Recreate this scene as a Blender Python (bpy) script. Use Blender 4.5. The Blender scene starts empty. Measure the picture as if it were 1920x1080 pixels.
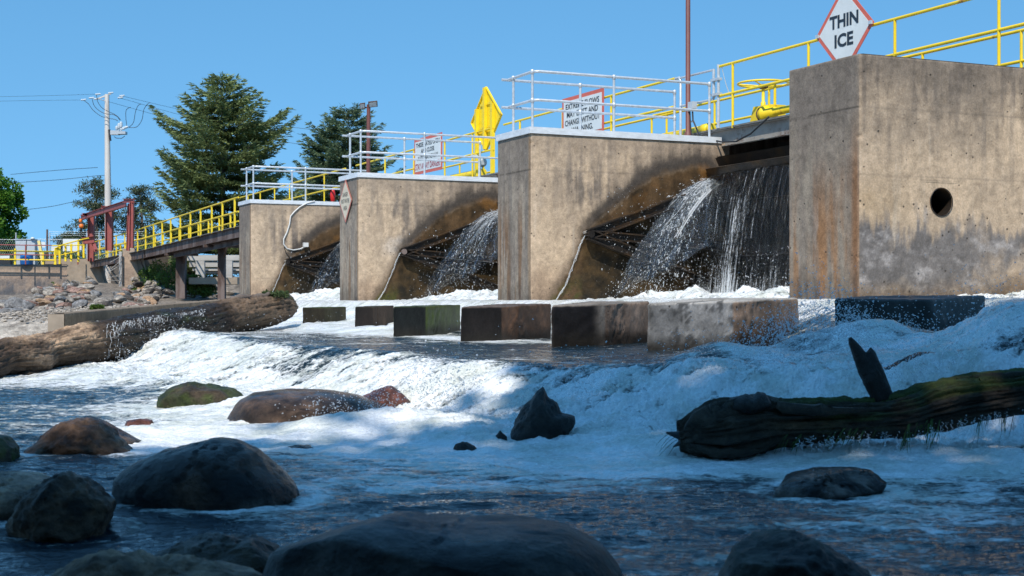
import bpy, math, random
import numpy as np
from mathutils import Vector, Matrix
random.seed(7)
SC = bpy.context.scene
COL = SC.collection
R = math.radians
# ---------------------------------------------------------------- camera
F, HY = 2704.0, 566.0            # focal length and eye level, in units of a 1920 wide frame
cam_data = bpy.data.cameras.new("camera")
cam = bpy.data.objects.new("camera", cam_data)
COL.objects.link(cam)
cam.location = (0, 0, 0)
cam.rotation_euler = (R(90), 0, 0)
cam_data.sensor_width = 36
cam_data.lens = 36 * F / 1920
cam_data.shift_y = (HY - 540) / 1920
cam_data.clip_start = 0.05
cam_data.clip_end = 20000
cam_data.dof.use_dof = True
cam_data.dof.focus_distance = 19.0
cam_data.dof.aperture_fstop = 6.3
SC.camera = cam
# ---------------------------------------------------------------- sky and sun
SUN_EL = 50.0
SUN_H = Vector((-0.22, -0.975, 0)).normalized()       # horizontal direction towards the sun
SUN = Vector((SUN_H.x * math.cos(R(SUN_EL)), SUN_H.y * math.cos(R(SUN_EL)), math.sin(R(SUN_EL))))
world = bpy.data.worlds.new("World")
SC.world = world
world.use_nodes = True
nt = world.node_tree
nt.nodes.clear()
wo = nt.nodes.new("ShaderNodeOutputWorld")
bg = nt.nodes.new("ShaderNodeBackground")
sky = nt.nodes.new("ShaderNodeTexSky")
sky.sky_type = 'NISHITA'
sky.sun_disc = False
sky.sun_elevation = R(SUN_EL)
sky.sun_rotation = math.atan2(SUN_H.x, SUN_H.y)
sky.altitude = 300
sky.air_density = 1.35
sky.dust_density = 0.0
sky.ozone_density = 2.6
bg.inputs[1].default_value = 0.15
tcw = nt.nodes.new("ShaderNodeTexCoord"); vadd = nt.nodes.new("ShaderNodeVectorMath"); vadd.operation = 'ADD'
vadd.inputs[1].default_value = (0, 0, 0.30)           # the horizon of this clear day is as blue as the sky higher up
vnrm = nt.nodes.new("ShaderNodeVectorMath"); vnrm.operation = 'NORMALIZE'
nt.links.new(tcw.outputs["Generated"], vadd.inputs[0]); nt.links.new(vadd.outputs[0], vnrm.inputs[0]); nt.links.new(vnrm.outputs[0], sky.inputs[0])
hs = nt.nodes.new("ShaderNodeHueSaturation"); hs.inputs["Saturation"].default_value = 1.26
hs.inputs["Hue"].default_value = 0.490
nt.links.new(sky.outputs[0], hs.inputs["Color"]); nt.links.new(hs.outputs[0], bg.inputs[0])
nt.links.new(bg.outputs[0], wo.inputs[0])
sl = bpy.data.lights.new("sun", 'SUN')
sl.energy = 3.7
sl.angle = R(0.53)
sl.color = (1.0, 0.93, 0.83)
so = bpy.data.objects.new("sun", sl)
COL.objects.link(so)
so.rotation_euler = SUN.to_track_quat('Z', 'Y').to_euler()
SC.view_settings.view_transform = 'Standard'
SC.view_settings.look = 'None'
SC.view_settings.gamma = 1.0
SC.view_settings.use_curve_mapping = False
SC.view_settings.exposure = 0.42
SC.cycles.use_denoising = True
SC.cycles.max_bounces = 8
SC.cycles.transparent_max_bounces = 24

# ---------------------------------------------------------------- frames of reference
D = Vector((-0.418, 0.908, 0)).normalized()          # along the dam, away from the near bank
U = Vector((D.y, -D.x, 0))                            # upstream
Z = Vector((0, 0, 1))
P_C = [Vector((4.41, 18.3, 0)), Vector((0.35, 27.0, 0)), Vector((-3.89, 36.5, 0)), Vector((-8.35, 46.1, 0))]
ZT = 3.155
POOL, APRON = -1.0, -0.53
def W(px, py, d):
    return Vector(((px - 960) / F * d, d, (HY - py) / F * d))
def WZ(px, py, z):
    return W(px, py, (HY - py) and z * F / (HY - py))

# ---------------------------------------------------------------- noise
_rs = np.random.RandomState(3)
_P = _rs.permutation(256)
_P = np.concatenate([_P, _P, _P])
_G = _rs.normal(size=(256, 3)); _G /= np.linalg.norm(_G, axis=1)[:, None]
def pnoise(x, y, z=0.0):
    x, y, z = np.broadcast_arrays(np.asarray(x, float), np.asarray(y, float), np.asarray(z, float))
    xi, yi, zi = np.floor(x).astype(int), np.floor(y).astype(int), np.floor(z).astype(int)
    xf, yf, zf = x - xi, y - yi, z - zi
    u, v, w = (t * t * t * (t * (t * 6 - 15) + 10) for t in (xf, yf, zf))
    xi &= 255; yi &= 255; zi &= 255
    def g(a, b, c):
        h = _P[_P[_P[xi + a] + yi + b] + zi + c]
        gr = _G[h]
        return gr[..., 0] * (xf - a) + gr[..., 1] * (yf - b) + gr[..., 2] * (zf - c)
    def l(a, b, t): return a + (b - a) * t
    return 1.6 * l(l(l(g(0,0,0), g(1,0,0), u), l(g(0,1,0), g(1,1,0), u), v),
                   l(l(g(0,0,1), g(1,0,1), u), l(g(0,1,1), g(1,1,1), u), v), w)
def fbm(x, y, z=0.0, o=4, g=0.5, kind=0):
    s, a, n = 0.0, 1.0, 0.0
    for i in range(o):
        p = pnoise(x * 2.03 ** i + 17.3 * i, y * 2.03 ** i - 9.1 * i, np.asarray(z) * 2.03 ** i + 5.7 * i)
        if kind == 1: p = 1 - 2 * np.abs(p)          # ridges
        if kind == 2: p = 2 * np.abs(p) - 0.6        # billows
        s = s + a * p; n += a; a *= g
    return s / n
def sst(a, b, x):
    t = np.clip((x - a) / (b - a), 0, 1)
    return t * t * (3 - 2 * t)
def mixc(c1, c2, t):
    t = np.asarray(t)[..., None]
    return np.asarray(c1) * (1 - t) + np.asarray(c2) * t
def lin(r, g, b):
    f = lambda c: (c / 255 / 12.92) if c <= 10 else ((c / 255 + 0.055) / 1.055) ** 2.4
    return (f(r), f(g), f(b))

# ---------------------------------------------------------------- materials
MAT = {}
def new_mat(name):
    m = bpy.data.materials.new(name); m.use_nodes = True
    n = m.node_tree; n.nodes.clear()
    out = n.nodes.new("ShaderNodeOutputMaterial")
    return m, n, out
def N(n, t, **kw):
    nd = n.nodes.new("ShaderNode" + t)
    for k, v in kw.items():
        if k.startswith("i_"):
            nd.inputs[k[2:].replace("_", " ")].default_value = v
        else: setattr(nd, k, v)
    return nd
def coords(n, scale=(1, 1, 1)):
    tc = N(n, "TexCoord"); mp = N(n, "Mapping")
    mp.inputs["Scale"].default_value = scale
    n.links.new(tc.outputs["Object"], mp.inputs[0])
    return mp.outputs[0]
def noise(n, vec, scale, detail=5, rough=0.6, dist=0.0):
    t = N(n, "TexNoise"); t.inputs["Scale"].default_value = scale; t.inputs["Detail"].default_value = detail
    t.inputs["Roughness"].default_value = rough; t.inputs["Distortion"].default_value = dist
    n.links.new(vec, t.inputs["Vector"]); return t.outputs[0]
def ramp(n, fac, stops):
    r = N(n, "ValToRGB")
    while len(r.color_ramp.elements) < len(stops): r.color_ramp.elements.new(0.5)
    for e, (p, c) in zip(r.color_ramp.elements, stops):
        e.position = p; e.color = (*c, 1) if not isinstance(c, (int, float)) else (c, c, c, 1)
    n.links.new(fac, r.inputs[0]); return r.outputs[0]
def mul(n, a, b, op='MULTIPLY'):
    m = N(n, "Math", operation=op)
    for i, v in enumerate((a, b)):
        if isinstance(v, (int, float)): m.inputs[i].default_value = v
        else: n.links.new(v, m.inputs[i])
    return m.outputs[0]
def mixcol(n, fac, a, b, mode='MIX'):
    m = N(n, "Mix", data_type='RGBA', blend_type=mode)
    for i, v in ((0, fac), (6, a), (7, b)):
        if isinstance(v, (int, float)): m.inputs[i].default_value = v
        elif isinstance(v, tuple): m.inputs[i].default_value = (*v, 1)
        else: n.links.new(v, m.inputs[i])
    return m.outputs[2]
def bump(n, h, strength, dist=0.01, nrm=None):
    b = N(n, "Bump"); b.inputs["Strength"].default_value = strength; b.inputs["Distance"].default_value = dist
    n.links.new(h, b.inputs["Height"])
    if nrm: n.links.new(nrm, b.inputs["Normal"])
    return b.outputs[0]
def simple(name, c, rough=0.6, metal=0.0, var=0.25, scale=6.0, c2=None, stretch=(1, 1, 1), bstr=0.3, bscale=40, spec=0.5, thr=(0.45, 0.62), bd=0.01):
    m, n, out = new_mat(name)
    p = N(n, "BsdfPrincipled")
    v = coords(n, stretch)
    f = noise(n, v, scale, 6, 0.65)
    lo = tuple(x * (1 - var) for x in c); hi = tuple(min(1, x * (1 + var)) for x in c)
    colr = ramp(n, f, [(0.3, lo), (0.7, hi)])
    if c2:
        g = noise(n, v, scale * 0.7, 7, 0.7)
        colr = mixcol(n, ramp(n, g, [(thr[0], 0.0), (thr[1], 1.0)]), colr, c2)
    n.links.new(colr, p.inputs["Base Color"])
    p.inputs["Roughness"].default_value = rough; p.inputs["Metallic"].default_value = metal
    p.inputs["Specular IOR Level"].default_value = spec
    if bstr: n.links.new(bump(n, noise(n, v, bscale, 4, 0.6), bstr, bd), p.inputs["Normal"])
    n.links.new(p.outputs[0], out.inputs[0])
    MAT[name] = m; return m
def painted(name, rough_dry=0.85, rough_wet=0.18, pit=0.0, nscale=25, bstr=0.4, bd=0.006, var=0.35, stretch=(1, 1, 1), spec=0.5):
    """surface whose own colour (stains, lichen, peeled wood) is stored on the mesh as 'tone', and wetness as 'wet'"""
    m, n, out = new_mat(name)
    p = N(n, "BsdfPrincipled")
    a = N(n, "Attribute", attribute_name="tone"); w = N(n, "Attribute", attribute_name="wet")
    v = coords(n, stretch)
    f1 = noise(n, v, nscale, 8, 0.7); f2 = noise(n, v, nscale * 5, 3, 0.6)
    k = ramp(n, f1, [(0.25, 1 - var), (0.75, 1 + var)])
    c = mixcol(n, 1.0, a.outputs["Color"], k, 'MULTIPLY')
    k2 = ramp(n, f2, [(0.3, 0.82), (0.7, 1.15)])
    c = mixcol(n, 1.0, c, k2, 'MULTIPLY')
    fg = noise(n, v, nscale*0.35, 9, 0.8, 0.4)
    c = mixcol(n, 1.0, c, ramp(n, fg, [(0.35, 1-var*.8), (0.5, 1.0), (0.68, 1+var*.6)]), 'MULTIPLY')
    h = mul(n, mul(n, f1, mul(n, f2, 0.35), 'ADD'), mul(n, fg, 0.8), 'ADD')
    if pit:
        vo = N(n, "TexVoronoi"); vo.inputs["Scale"].default_value = 8; n.links.new(v, vo.inputs["Vector"])
        pm = ramp(n, vo.outputs["Distance"], [(0.07, 0.0), (0.15, 1.0)])
        sp = ramp(n, noise(n, v, 3, 3), [(0.46, 0.0), (0.54, 1.0)])
        pm2 = mul(n, mul(n, mul(n, pm, -1.0), 1.0, 'ADD'), sp)
        c = mixcol(n, mul(n, pm2, pit), c, (0.05, 0.04, 0.03))
        h = mul(n, h, mul(n, pm2, -1.5), 'ADD')
    n.links.new(c, p.inputs["Base Color"])
    mr = N(n, "MapRange"); mr.inputs["To Min"].default_value = rough_dry; mr.inputs["To Max"].default_value = rough_wet
    n.links.new(w.outputs["Fac"], mr.inputs[0]); n.links.new(mr.outputs[0], p.inputs["Roughness"])
    p.inputs["Specular IOR Level"].default_value = spec
    n.links.new(bump(n, h, bstr, bd), p.inputs["Normal"])
    n.links.new(p.outputs[0], out.inputs[0])
    MAT[name] = m; return m
painted("concrete", pit=0.85, nscale=9, bstr=0.6, bd=0.010, var=0.32, spec=0.25)
painted("rock", nscale=8, bstr=0.9, bd=0.05, var=0.7, rough_wet=0.07, spec=0.22)
painted("log wood", nscale=12, bstr=0.9, bd=0.02, var=0.55, rough_wet=0.22, spec=0.28)
simple("galvanised pipe", (0.56, 0.60, 0.63), 0.42, 0.35, 0.18, 12, bstr=0.1)
simple("galvanised cap", (0.70, 0.73, 0.75), 0.5, 0.15, 0.15, 5, stretch=(1, 1, 3), bstr=0.15)
simple("yellow paint", (0.86, 0.62, 0.018), 0.42, 0, 0.1, 4, c2=(0.40, 0.20, 0.03), thr=(0.60, 0.68), bstr=0.12)
simple("faded yellow", (0.75, 0.62, 0.25), 0.6, 0, 0.12, 3, c2=(0.5, 0.42, 0.3), thr=(0.6, 0.7))
simple("rusty steel", (0.075, 0.042, 0.03), 0.8, 0, 0.45, 2.2, c2=(0.17, 0.13, 0.115), stretch=(1, 1, 0.25), thr=(0.45, 0.6), bstr=0.5)
simple("deck steel", (0.30, 0.28, 0.25), 0.7, 0, 0.25, 2.0, c2=(0.11, 0.055, 0.03), thr=(0.56, 0.66), bstr=0.3)
simple("dark steel", (0.022, 0.018, 0.015), 0.3, 0, 0.5, 2.5, c2=(0.07, 0.038, 0.015), thr=(0.5, 0.65), bstr=0.4)
simple("grating", (0.20, 0.19, 0.17), 0.7, 0.3, 0.3, 8, bstr=0.8, bscale=60)
simple("red oxide", (0.30, 0.075, 0.065), 0.6, 0, 0.2, 2, c2=(0.18, 0.07, 0.05), thr=(0.6, 0.7), bstr=0.15)
simple("brown pole paint", (0.16, 0.055, 0.045), 0.55, 0, 0.2, 3, c2=(0.09, 0.045, 0.035), thr=(0.55, 0.7), bstr=0.15)
simple("sign white", (0.68, 0.71, 0.70), 0.5, 0, 0.06, 3, c2=(0.5, 0.5, 0.46), thr=(0.62, 0.8), bstr=0.03)
simple("sign red", (0.62, 0.13, 0.085), 0.5, 0, 0.12, 5, bstr=0.03)
simple("sign cream", (0.60, 0.52, 0.39), 0.6, 0, 0.08, 5, bstr=0.03)
simple("sign red faded", (0.48, 0.17, 0.13), 0.6, 0, 0.15, 8, bstr=0.03)
simple("letter black", (0.02, 0.028, 0.04), 0.5, 0, 0.1, 5, bstr=0)
simple("letter grey", (0.16, 0.15, 0.13), 0.6, 0, 0.2, 9, bstr=0)
simple("letter red", (0.34, 0.05, 0.08), 0.5, 0, 0.2, 20, bstr=0)
simple("weathered pole wood", (0.60, 0.56, 0.51), 0.85, 0, 0.18, 3, c2=(0.33, 0.24, 0.17), stretch=(1, 1, 0.12), thr=(0.55, 0.7), bstr=0.3)
simple("cable black", (0.02, 0.022, 0.025), 0.5, 0, 0.2, 5, bstr=0)
simple("conduit", (0.62, 0.62, 0.60), 0.5, 0, 0.1, 5, bstr=0)
simple("insulator", (0.50, 0.56, 0.60), 0.35, 0, 0.1, 5, bstr=0)
simple("grey enamel", (0.42, 0.46, 0.49), 0.45, 0, 0.1, 3, bstr=0.05)
simple("blue plastic", (0.012, 0.17, 0.55), 0.4, 0, 0.1, 3, bstr=0.05)
simple("orange paint", (0.80, 0.20, 0.03), 0.5, 0, 0.15, 9, bstr=0.05)
simple("red plastic", (0.60, 0.02, 0.015), 0.45, 0, 0.1, 9, bstr=0.05)
simple("bark", (0.14, 0.11, 0.09), 0.9, 0, 0.4, 6, stretch=(1, 1, 0.2), bstr=0.6)
simple("plain concrete", (0.30, 0.24, 0.18), 0.85, 0, 0.25, 2, bstr=0.4)
simple("grey timber", (0.40, 0.38, 0.35), 0.85, 0, 0.25, 2, stretch=(0.3, 0.3, 2), bstr=0.4)
simple("pebbles", (0.42, 0.37, 0.31), 0.9, 0, 0.6, 5, c2=(0.16, 0.13, 0.10), thr=(0.5, 0.7), bstr=1.0, bscale=14, bd=0.08)
simple("bank soil", (0.10, 0.085, 0.06), 0.95, 0, 0.4, 2, bstr=0.8, bscale=12, bd=0.1)
simple("field", (0.09, 0.11, 0.045), 0.95, 0, 0.4, 0.3, bstr=0.5)
simple("moss", (0.035, 0.06, 0.012), 0.8, 0, 0.5, 9, bstr=0.6)
simple("water weed", (0.055, 0.10, 0.014), 0.35, 0, 0.4, 9, bstr=0)
def foliage(name, dark, light, trans=0.25, scale=1.2):
    m, n, out = new_mat(name)
    v = coords(n)
    f = noise(n, v, scale, 4, 0.7); f2 = noise(n, v, scale * 9, 2, 0.5)
    c = ramp(n, mul(n, mul(n, f, 0.65), mul(n, f2, 0.35), 'ADD'), [(0.36, dark), (0.62, light)])
    p = N(n, "BsdfPrincipled"); p.inputs["Roughness"].default_value = 0.55
    p.inputs["Specular IOR Level"].default_value = 0.3
    n.links.new(c, p.inputs["Base Color"])
    t = N(n, "BsdfTranslucent"); n.links.new(c, t.inputs[0])
    mx = N(n, "MixShader"); mx.inputs[0].default_value = trans
    n.links.new(p.outputs[0], mx.inputs[1]); n.links.new(t.outputs[0], mx.inputs[2])
    n.links.new(mx.outputs[0], out.inputs[0])
    MAT[name] = m
foliage("spruce needles", (0.05, 0.080, 0.03), (0.30, 0.36, 0.14))
foliage("spruce needles blueish", (0.05, 0.080, 0.045), (0.24, 0.32, 0.17))
foliage("pine needles", (0.03, 0.045, 0.022), (0.13, 0.16, 0.085))
foliage("broad leaves", (0.03, 0.085, 0.008), (0.14, 0.30, 0.03), 0.35)
foliage("bush leaves", (0.04, 0.075, 0.012), (0.15, 0.24, 0.05), 0.35, 3)

# ---------------------------------------------------------------- mesh builder
class MB:
    def __init__(s): s.v = []; s.f = []; s.sm = []
    def add(s, vs, fs, smooth=False):
        b = len(s.v); s.v += [tuple(v) for v in vs]
        s.f += [tuple(b + i for i in f) for f in fs]; s.sm += [smooth] * len(fs)
    def box(s, c, h, ax=None):
        """box at c with half sizes h along axes ax (default world)"""
        ax = ax or (Vector((1,0,0)), Vector((0,1,0)), Z); c = Vector(c)
        vs = [c + ax[0]*h[0]*i + ax[1]*h[1]*j + ax[2]*h[2]*k for i in (-1,1) for j in (-1,1) for k in (-1,1)]
        fs = [(0,1,3,2),(4,6,7,5),(0,4,5,1),(2,3,7,6),(0,2,6,4),(1,5,7,3)]
        s.add(vs, fs)
    def prism(s, poly, d):
        """closed polygon poly (Vectors) extruded by vector d"""
        n = len(poly); d = Vector(d)
        vs = [Vector(p) for p in poly] + [Vector(p) + d for p in poly]
        fs = [tuple(range(n))[::-1], tuple(range(n, 2*n))] + [(i, (i+1) % n, n+(i+1) % n, n+i) for i in range(n)]
        s.add(vs, fs)
    def tube(s, pts, r, seg=10, closed=False, caps=True):
        pts = [Vector(p) for p in pts]; n = len(pts)
        rs = r if isinstance(r, (list, tuple)) else [r] * n
        vs = []; ref = None
        for i, p in enumerate(pts):
            if closed: t = pts[(i+1) % n] - pts[i-1]
            else: t = pts[min(i+1, n-1)] - pts[max(i-1, 0)]
            t.normalize()
            if ref is None:
                ref = t.orthogonal().normalized()
            ref = (ref - t * ref.dot(t)); ref = ref.normalized() if ref.length > 1e-6 else t.orthogonal().normalized()
            b = t.cross(ref)
            for k in range(seg):
                a = 2*math.pi*k/seg
                vs.append(p + (ref*math.cos(a) + b*math.sin(a)) * rs[i])
        fs = []
        for i in range(n if closed else n-1):
            j = (i+1) % n
            for k in range(seg):
                fs.append((i*seg+k, i*seg+(k+1) % seg, j*seg+(k+1) % seg, j*seg+k))
        s.add(vs, fs, True)
        if caps and not closed:
            s.add(vs[:seg], [tuple(range(seg))[::-1]]); s.add(vs[-seg:], [tuple(range(seg))])
    def lathe(s, base, prof, seg=20, axis=Z):
        """prof: list of (r, h) along axis from base"""
        x = axis.orthogonal().normalized(); y = axis.cross(x)
        vs = [Vector(base) + axis*h + (x*math.cos(2*math.pi*k/seg) + y*math.sin(2*math.pi*k/seg))*r for r, h in prof for k in range(seg)]
        n = len(prof)
        fs = [(i*seg+k, i*seg+(k+1) % seg, (i+1)*seg+(k+1) % seg, (i+1)*seg+k) for i in range(n-1) for k in range(seg)]
        s.add(vs, fs, True)
        s.add(vs[:seg], [tuple(range(seg))[::-1]]); s.add(vs[-seg:], [tuple(range(seg))])
    def build(s, name, mat, parent=None, loc=None):
        off = Vector(loc) if loc is not None else (parent['_o'] if parent and '_o' in parent else None)
        off = Vector(off) if off is not None else Vector((0, 0, 0))
        me = bpy.data.meshes.new(name)
        me.from_pydata([(v[0]-off.x, v[1]-off.y, v[2]-off.z) for v in s.v], [], s.f)
        me.polygons.foreach_set("use_smooth", s.sm)
        me.materials.append(MAT[mat]); me.update()
        return link(name, me, parent, off if parent is None else None)
def link(name, me, parent=None, loc=None):
    o = bpy.data.objects.new(name, me); COL.objects.link(o)
    if parent: o.parent = parent
    if loc is not None: o.location = loc
    return o
def grid_obj(name, V, nu, nv, mat, parent=None, loc=None, tone=None, wet=None, extra=None, smooth=True, wrap=False, tris=None):
    """V: (nu*nv,3) array laid out row major (u rows, v columns)"""
    off = np.array(loc if loc is not None else (list(parent['_o']) if parent and '_o' in parent else (0, 0, 0)), float)
    me = bpy.data.meshes.new(name)
    V = np.asarray(V, float).reshape(-1, 3) - off
    i, j = np.meshgrid(np.arange(nu-1), np.arange(nv if wrap else nv-1), indexing='ij')
    j2 = (j+1) % nv
    q = np.stack([i*nv+j, i*nv+j2, (i+1)*nv+j2, (i+1)*nv+j], -1).reshape(-1, 4)
    me.vertices.add(len(V)); me.vertices.foreach_set("co", V.astype(np.float32).ravel())
    me.loops.add(q.size); me.loops.foreach_set("vertex_index", q.astype(np.int32).ravel())
    me.polygons.add(len(q)); me.polygons.foreach_set("loop_start", np.arange(0, q.size, 4, dtype=np.int32))
    me.polygons.foreach_set("use_smooth", np.full(len(q), smooth))
    attrs(me, tone, wet, extra)
    me.materials.append(MAT[mat]); me.update(); me.validate()
    return link(name, me, parent, Vector(off) if parent is None else None)
def attrs(me, tone=None, wet=None, extra=None):
    if tone is not None:
        t = np.asarray(tone).reshape(-1, 3); a = me.color_attributes.new("tone", 'FLOAT_COLOR', 'POINT')
        a.data.foreach_set("color", np.concatenate([np.clip(t, 0, 1), np.ones((len(t), 1))], 1).astype(np.float32).ravel())
    for k, v in ([("wet", wet)] if wet is not None else []) + list((extra or {}).items()):
        a = me.attributes.new(k, 'FLOAT', 'POINT'); a.data.foreach_set("value", np.asarray(v, np.float32).ravel())
def tag(o, label=None, cat=None, group=None, kind=None):
    if label: o["label"] = label
    if cat: o["category"] = cat
    if group: o["group"] = group
    if kind: o["kind"] = kind
    return o
def thing(name, loc, label, cat, group=None):
    o = bpy.data.objects.new(name, None); COL.objects.link(o); o.location = loc
    o.empty_display_size = 0.2
    o['_o'] = [float(c) for c in loc]
    return tag(o, label, cat, group)

# ================================================================ WATER
C1 = P_C[0]
def nm(X, Y):
    dx, dy = X - C1.x, Y - C1.y
    return dx*U.x + dy*U.y, dx*D.x + dy*D.y
def at(px, py, z): 
    w = WZ(px, py, z); return (w.x, w.y)
# rocks of the river: name, outline in the picture plane at depth d, half thickness, look
ROCKS = [
 ("boulder", "large smooth dark wet boulder standing in the shaded water, left of centre", 7.35, 0.42,
  [(216,915),(222,890),(250,868),(300,845),(350,832),(400,822),(440,826),(480,843),(520,878),(548,905),(563,935),(540,975),(400,1010),(260,985)], 'dark', 0.8, 0.03, 'big'),
 ("rock", "pointed brown rock with a sharp ridge at the lower left", 6.3, 0.28,
  [(14,1010),(30,975),(62,925),(95,905),(122,890),(150,898),(185,930),(218,960),(190,1010),(120,1040),(40,1035)], 'brown', 0.45, 0.09, 'sharp'),
 ("rock", "low rounded tan rock at the left edge, its top in dim light", 6.9, 0.4,
  [(-90,960),(-70,900),(-20,886),(50,888),(90,902),(125,930),(100,990),(0,1030),(-70,1010)], 'tan', 0.5, 0.05, 'round'),
 ("rock", "brown faceted rock with a dark wet flank behind the pointed rock", 9.7, 0.32,
  [(36,872),(60,845),(95,815),(120,795),(160,790),(195,805),(222,830),(252,858),(230,890),(120,905),(40,895)], 'brown', 0.5, 0.08, 'sharp'),
 ("rock", "dark smooth elongated rock leaning behind the brown faceted rock", 10.3, 0.2,
  [(140,812),(148,784),(165,779),(195,790),(225,808),(262,828),(250,850),(180,860)], 'dark', 0.8, 0.03, 'round'),
 ("rock", "green mossy round rock cut by the left edge of the picture", 9.2, 0.25,
  [(-70,880),(-60,830),(-20,813),(10,818),(28,840),(31,862),(18,890),(-30,905)], 'moss', 0.5, 0.03, 'round'),
 ("rock", "small mossy rock with water breaking over its right side below the fall", 13.7, 0.35,
  [(300,760),(306,742),(325,728),(355,719),(400,724),(440,728),(455,745),(430,775),(340,780)], 'moss', 0.5, 0.05, 'sharp'),
 ("boulder", "long smooth brown boulder in sunlight with a wet shine", 11.9, 0.55,
  [(418,815),(430,780),(448,750),(475,736),(540,729),(610,731),(670,740),(715,757),(750,773),(768,800),(700,840),(560,850),(440,840)], 'longbrown', 0.9, 0.012, 'big'),
 ("rock", "reddish wet rock showing behind the long brown boulder", 12.4, 0.3,
  [(660,770),(680,745),(710,732),(745,720),(764,726),(768,750),(750,790),(690,790)], 'red', 0.8, 0.05, 'sharp'),
 ("rock", "small flat reddish rock in the foam between boulders", 11.6, 0.12,
  [(232,808),(240,790),(262,784),(284,789),(290,802),(260,815)], 'red', 0.7, 0.05, 'sharp'),
 ("rock", "low flat dark wet rock shedding water on the right of the pool", 7.6, 0.3,
  [(1440,915),(1462,900),(1500,890),(1540,882),(1590,880),(1640,883),(1655,905),(1650,930),(1600,955),(1520,950),(1450,935)], 'dark', 0.95, 0.06, 'flat'),
 ("rock", "grey brown rock rising from the bottom edge at the right", 5.0, 0.3,
  [(1340,1130),(1360,1080),(1390,1035),(1430,1008),(1475,1001),(1520,1015),(1570,1045),(1625,1080),(1650,1130),(1500,1180)], 'grey', 0.5, 0.07, 'sharp'),
 ("boulder", "huge flat grey boulder wet on top, at the bottom edge centre", 4.75, 0.42,
  [(500,1130),(520,1048),(540,1004),(570,980),(640,969),(760,975),(860,985),(960,985),(1050,996),(1110,1025),(1150,1070),(1165,1130),(1000,1200),(600,1200)], 'bigrey', 0.6, 0.03, 'flat'),
 ("rock", "tan rock with a lit rough top at the bottom left edge", 4.75, 0.22,
  [(70,1130),(95,1070),(130,1040),(170,1031),(215,1040),(290,1052),(400,1062),(470,1080),(500,1130),(280,1190)], 'tan', 0.3, 0.1, 'sharp'),
 ("rock", "dark craggy rock between the tan rock and the huge grey boulder", 5.4, 0.25,
  [(270,1080),(300,1040),(340,1020),(400,1010),(450,1016),(500,1003),(530,1008),(545,1060),(480,1110),(330,1110)], 'darkbrown', 0.6, 0.09, 'sharp'),
 ("rock", "low dark rock awash behind the large dark boulder", 9.9, 0.2,
  [(490,850),(520,838),(560,834),(610,845),(660,853),(640,875),(520,875)], 'dark', 0.95, 0.05, 'flat'),
 ("rock", "black wet rock poking out of the white water near the concrete blocks", 10.6, 0.2,
  [(1640,700),(1680,684),(1712,668),(1740,655),(1762,662),(1752,690),(1700,715),(1650,715)], 'black', 0.9, 0.1, 'sharp'),
]
def rock_c(r):
    px = [p[0] for p in r[4]]; c = (min(px)+max(px))/2
    return (c-960)/F*r[2], r[2], (max(px)-min(px))/2/F*r[2], r[3]
# patches of foam and dark water of the pool, on the plane of the water: (px, py, rx, ry, amount)
PATCH = [(110,745,220,16,-.12),(60,712,330,18,.6),(60,762,200,6,.22),(330,770,140,16,.45),(120,775,160,8,.15),(60,800,120,10,.1),
 (560,812,420,22,.68),(330,830,120,30,.55),(900,842,420,40,.78),(1250,868,340,38,.8),(700,905,220,24,.4),(1000,915,380,10,.35),
 (1700,868,330,32,.75),(1750,950,230,46,.5),(1350,905,120,22,-.35),(1000,945,330,22,-.25),(1250,1000,500,40,-.05),
 (1600,1030,380,50,.14),(160,885,110,22,-.5),(350,985,330,40,-.2),(600,960,150,24,.25),(440,955,160,16,.35),(150,1030,200,40,-.25),
 (620,990,260,14,.05),(300,870,80,12,.1),(1150,960,160,20,-.1),(1100,1040,300,12,.12),(1500,985,200,10,.3),(1100,975,250,8,.18)]
BUMPS = [  # swells of the rapids: (X, Y, radius along X, along Y, height)
 (3.95, 11.2, .55, 1.2, .52), (2.9, 11.6, .6, .7, .16), (2.2, 10.5, .5, .35, .12), (3.2, 10.3, .5, .3, .10), (1.75, 12.0, .45, .6, .20),
 (1.3, 10.8, .45, .35, .12), (3.1,12.3,.5,.35,.30),(2.5,12.5,.4,.4,.16), (0.85, 10.3, .35, .25, .08), (-0.9, 10.9, .7, .3, .08),
 (-2.2, 10.9, 1.2, .3, .06)]
def fb(*a, **k): return 1.75*fbm(*a, **k)
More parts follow.
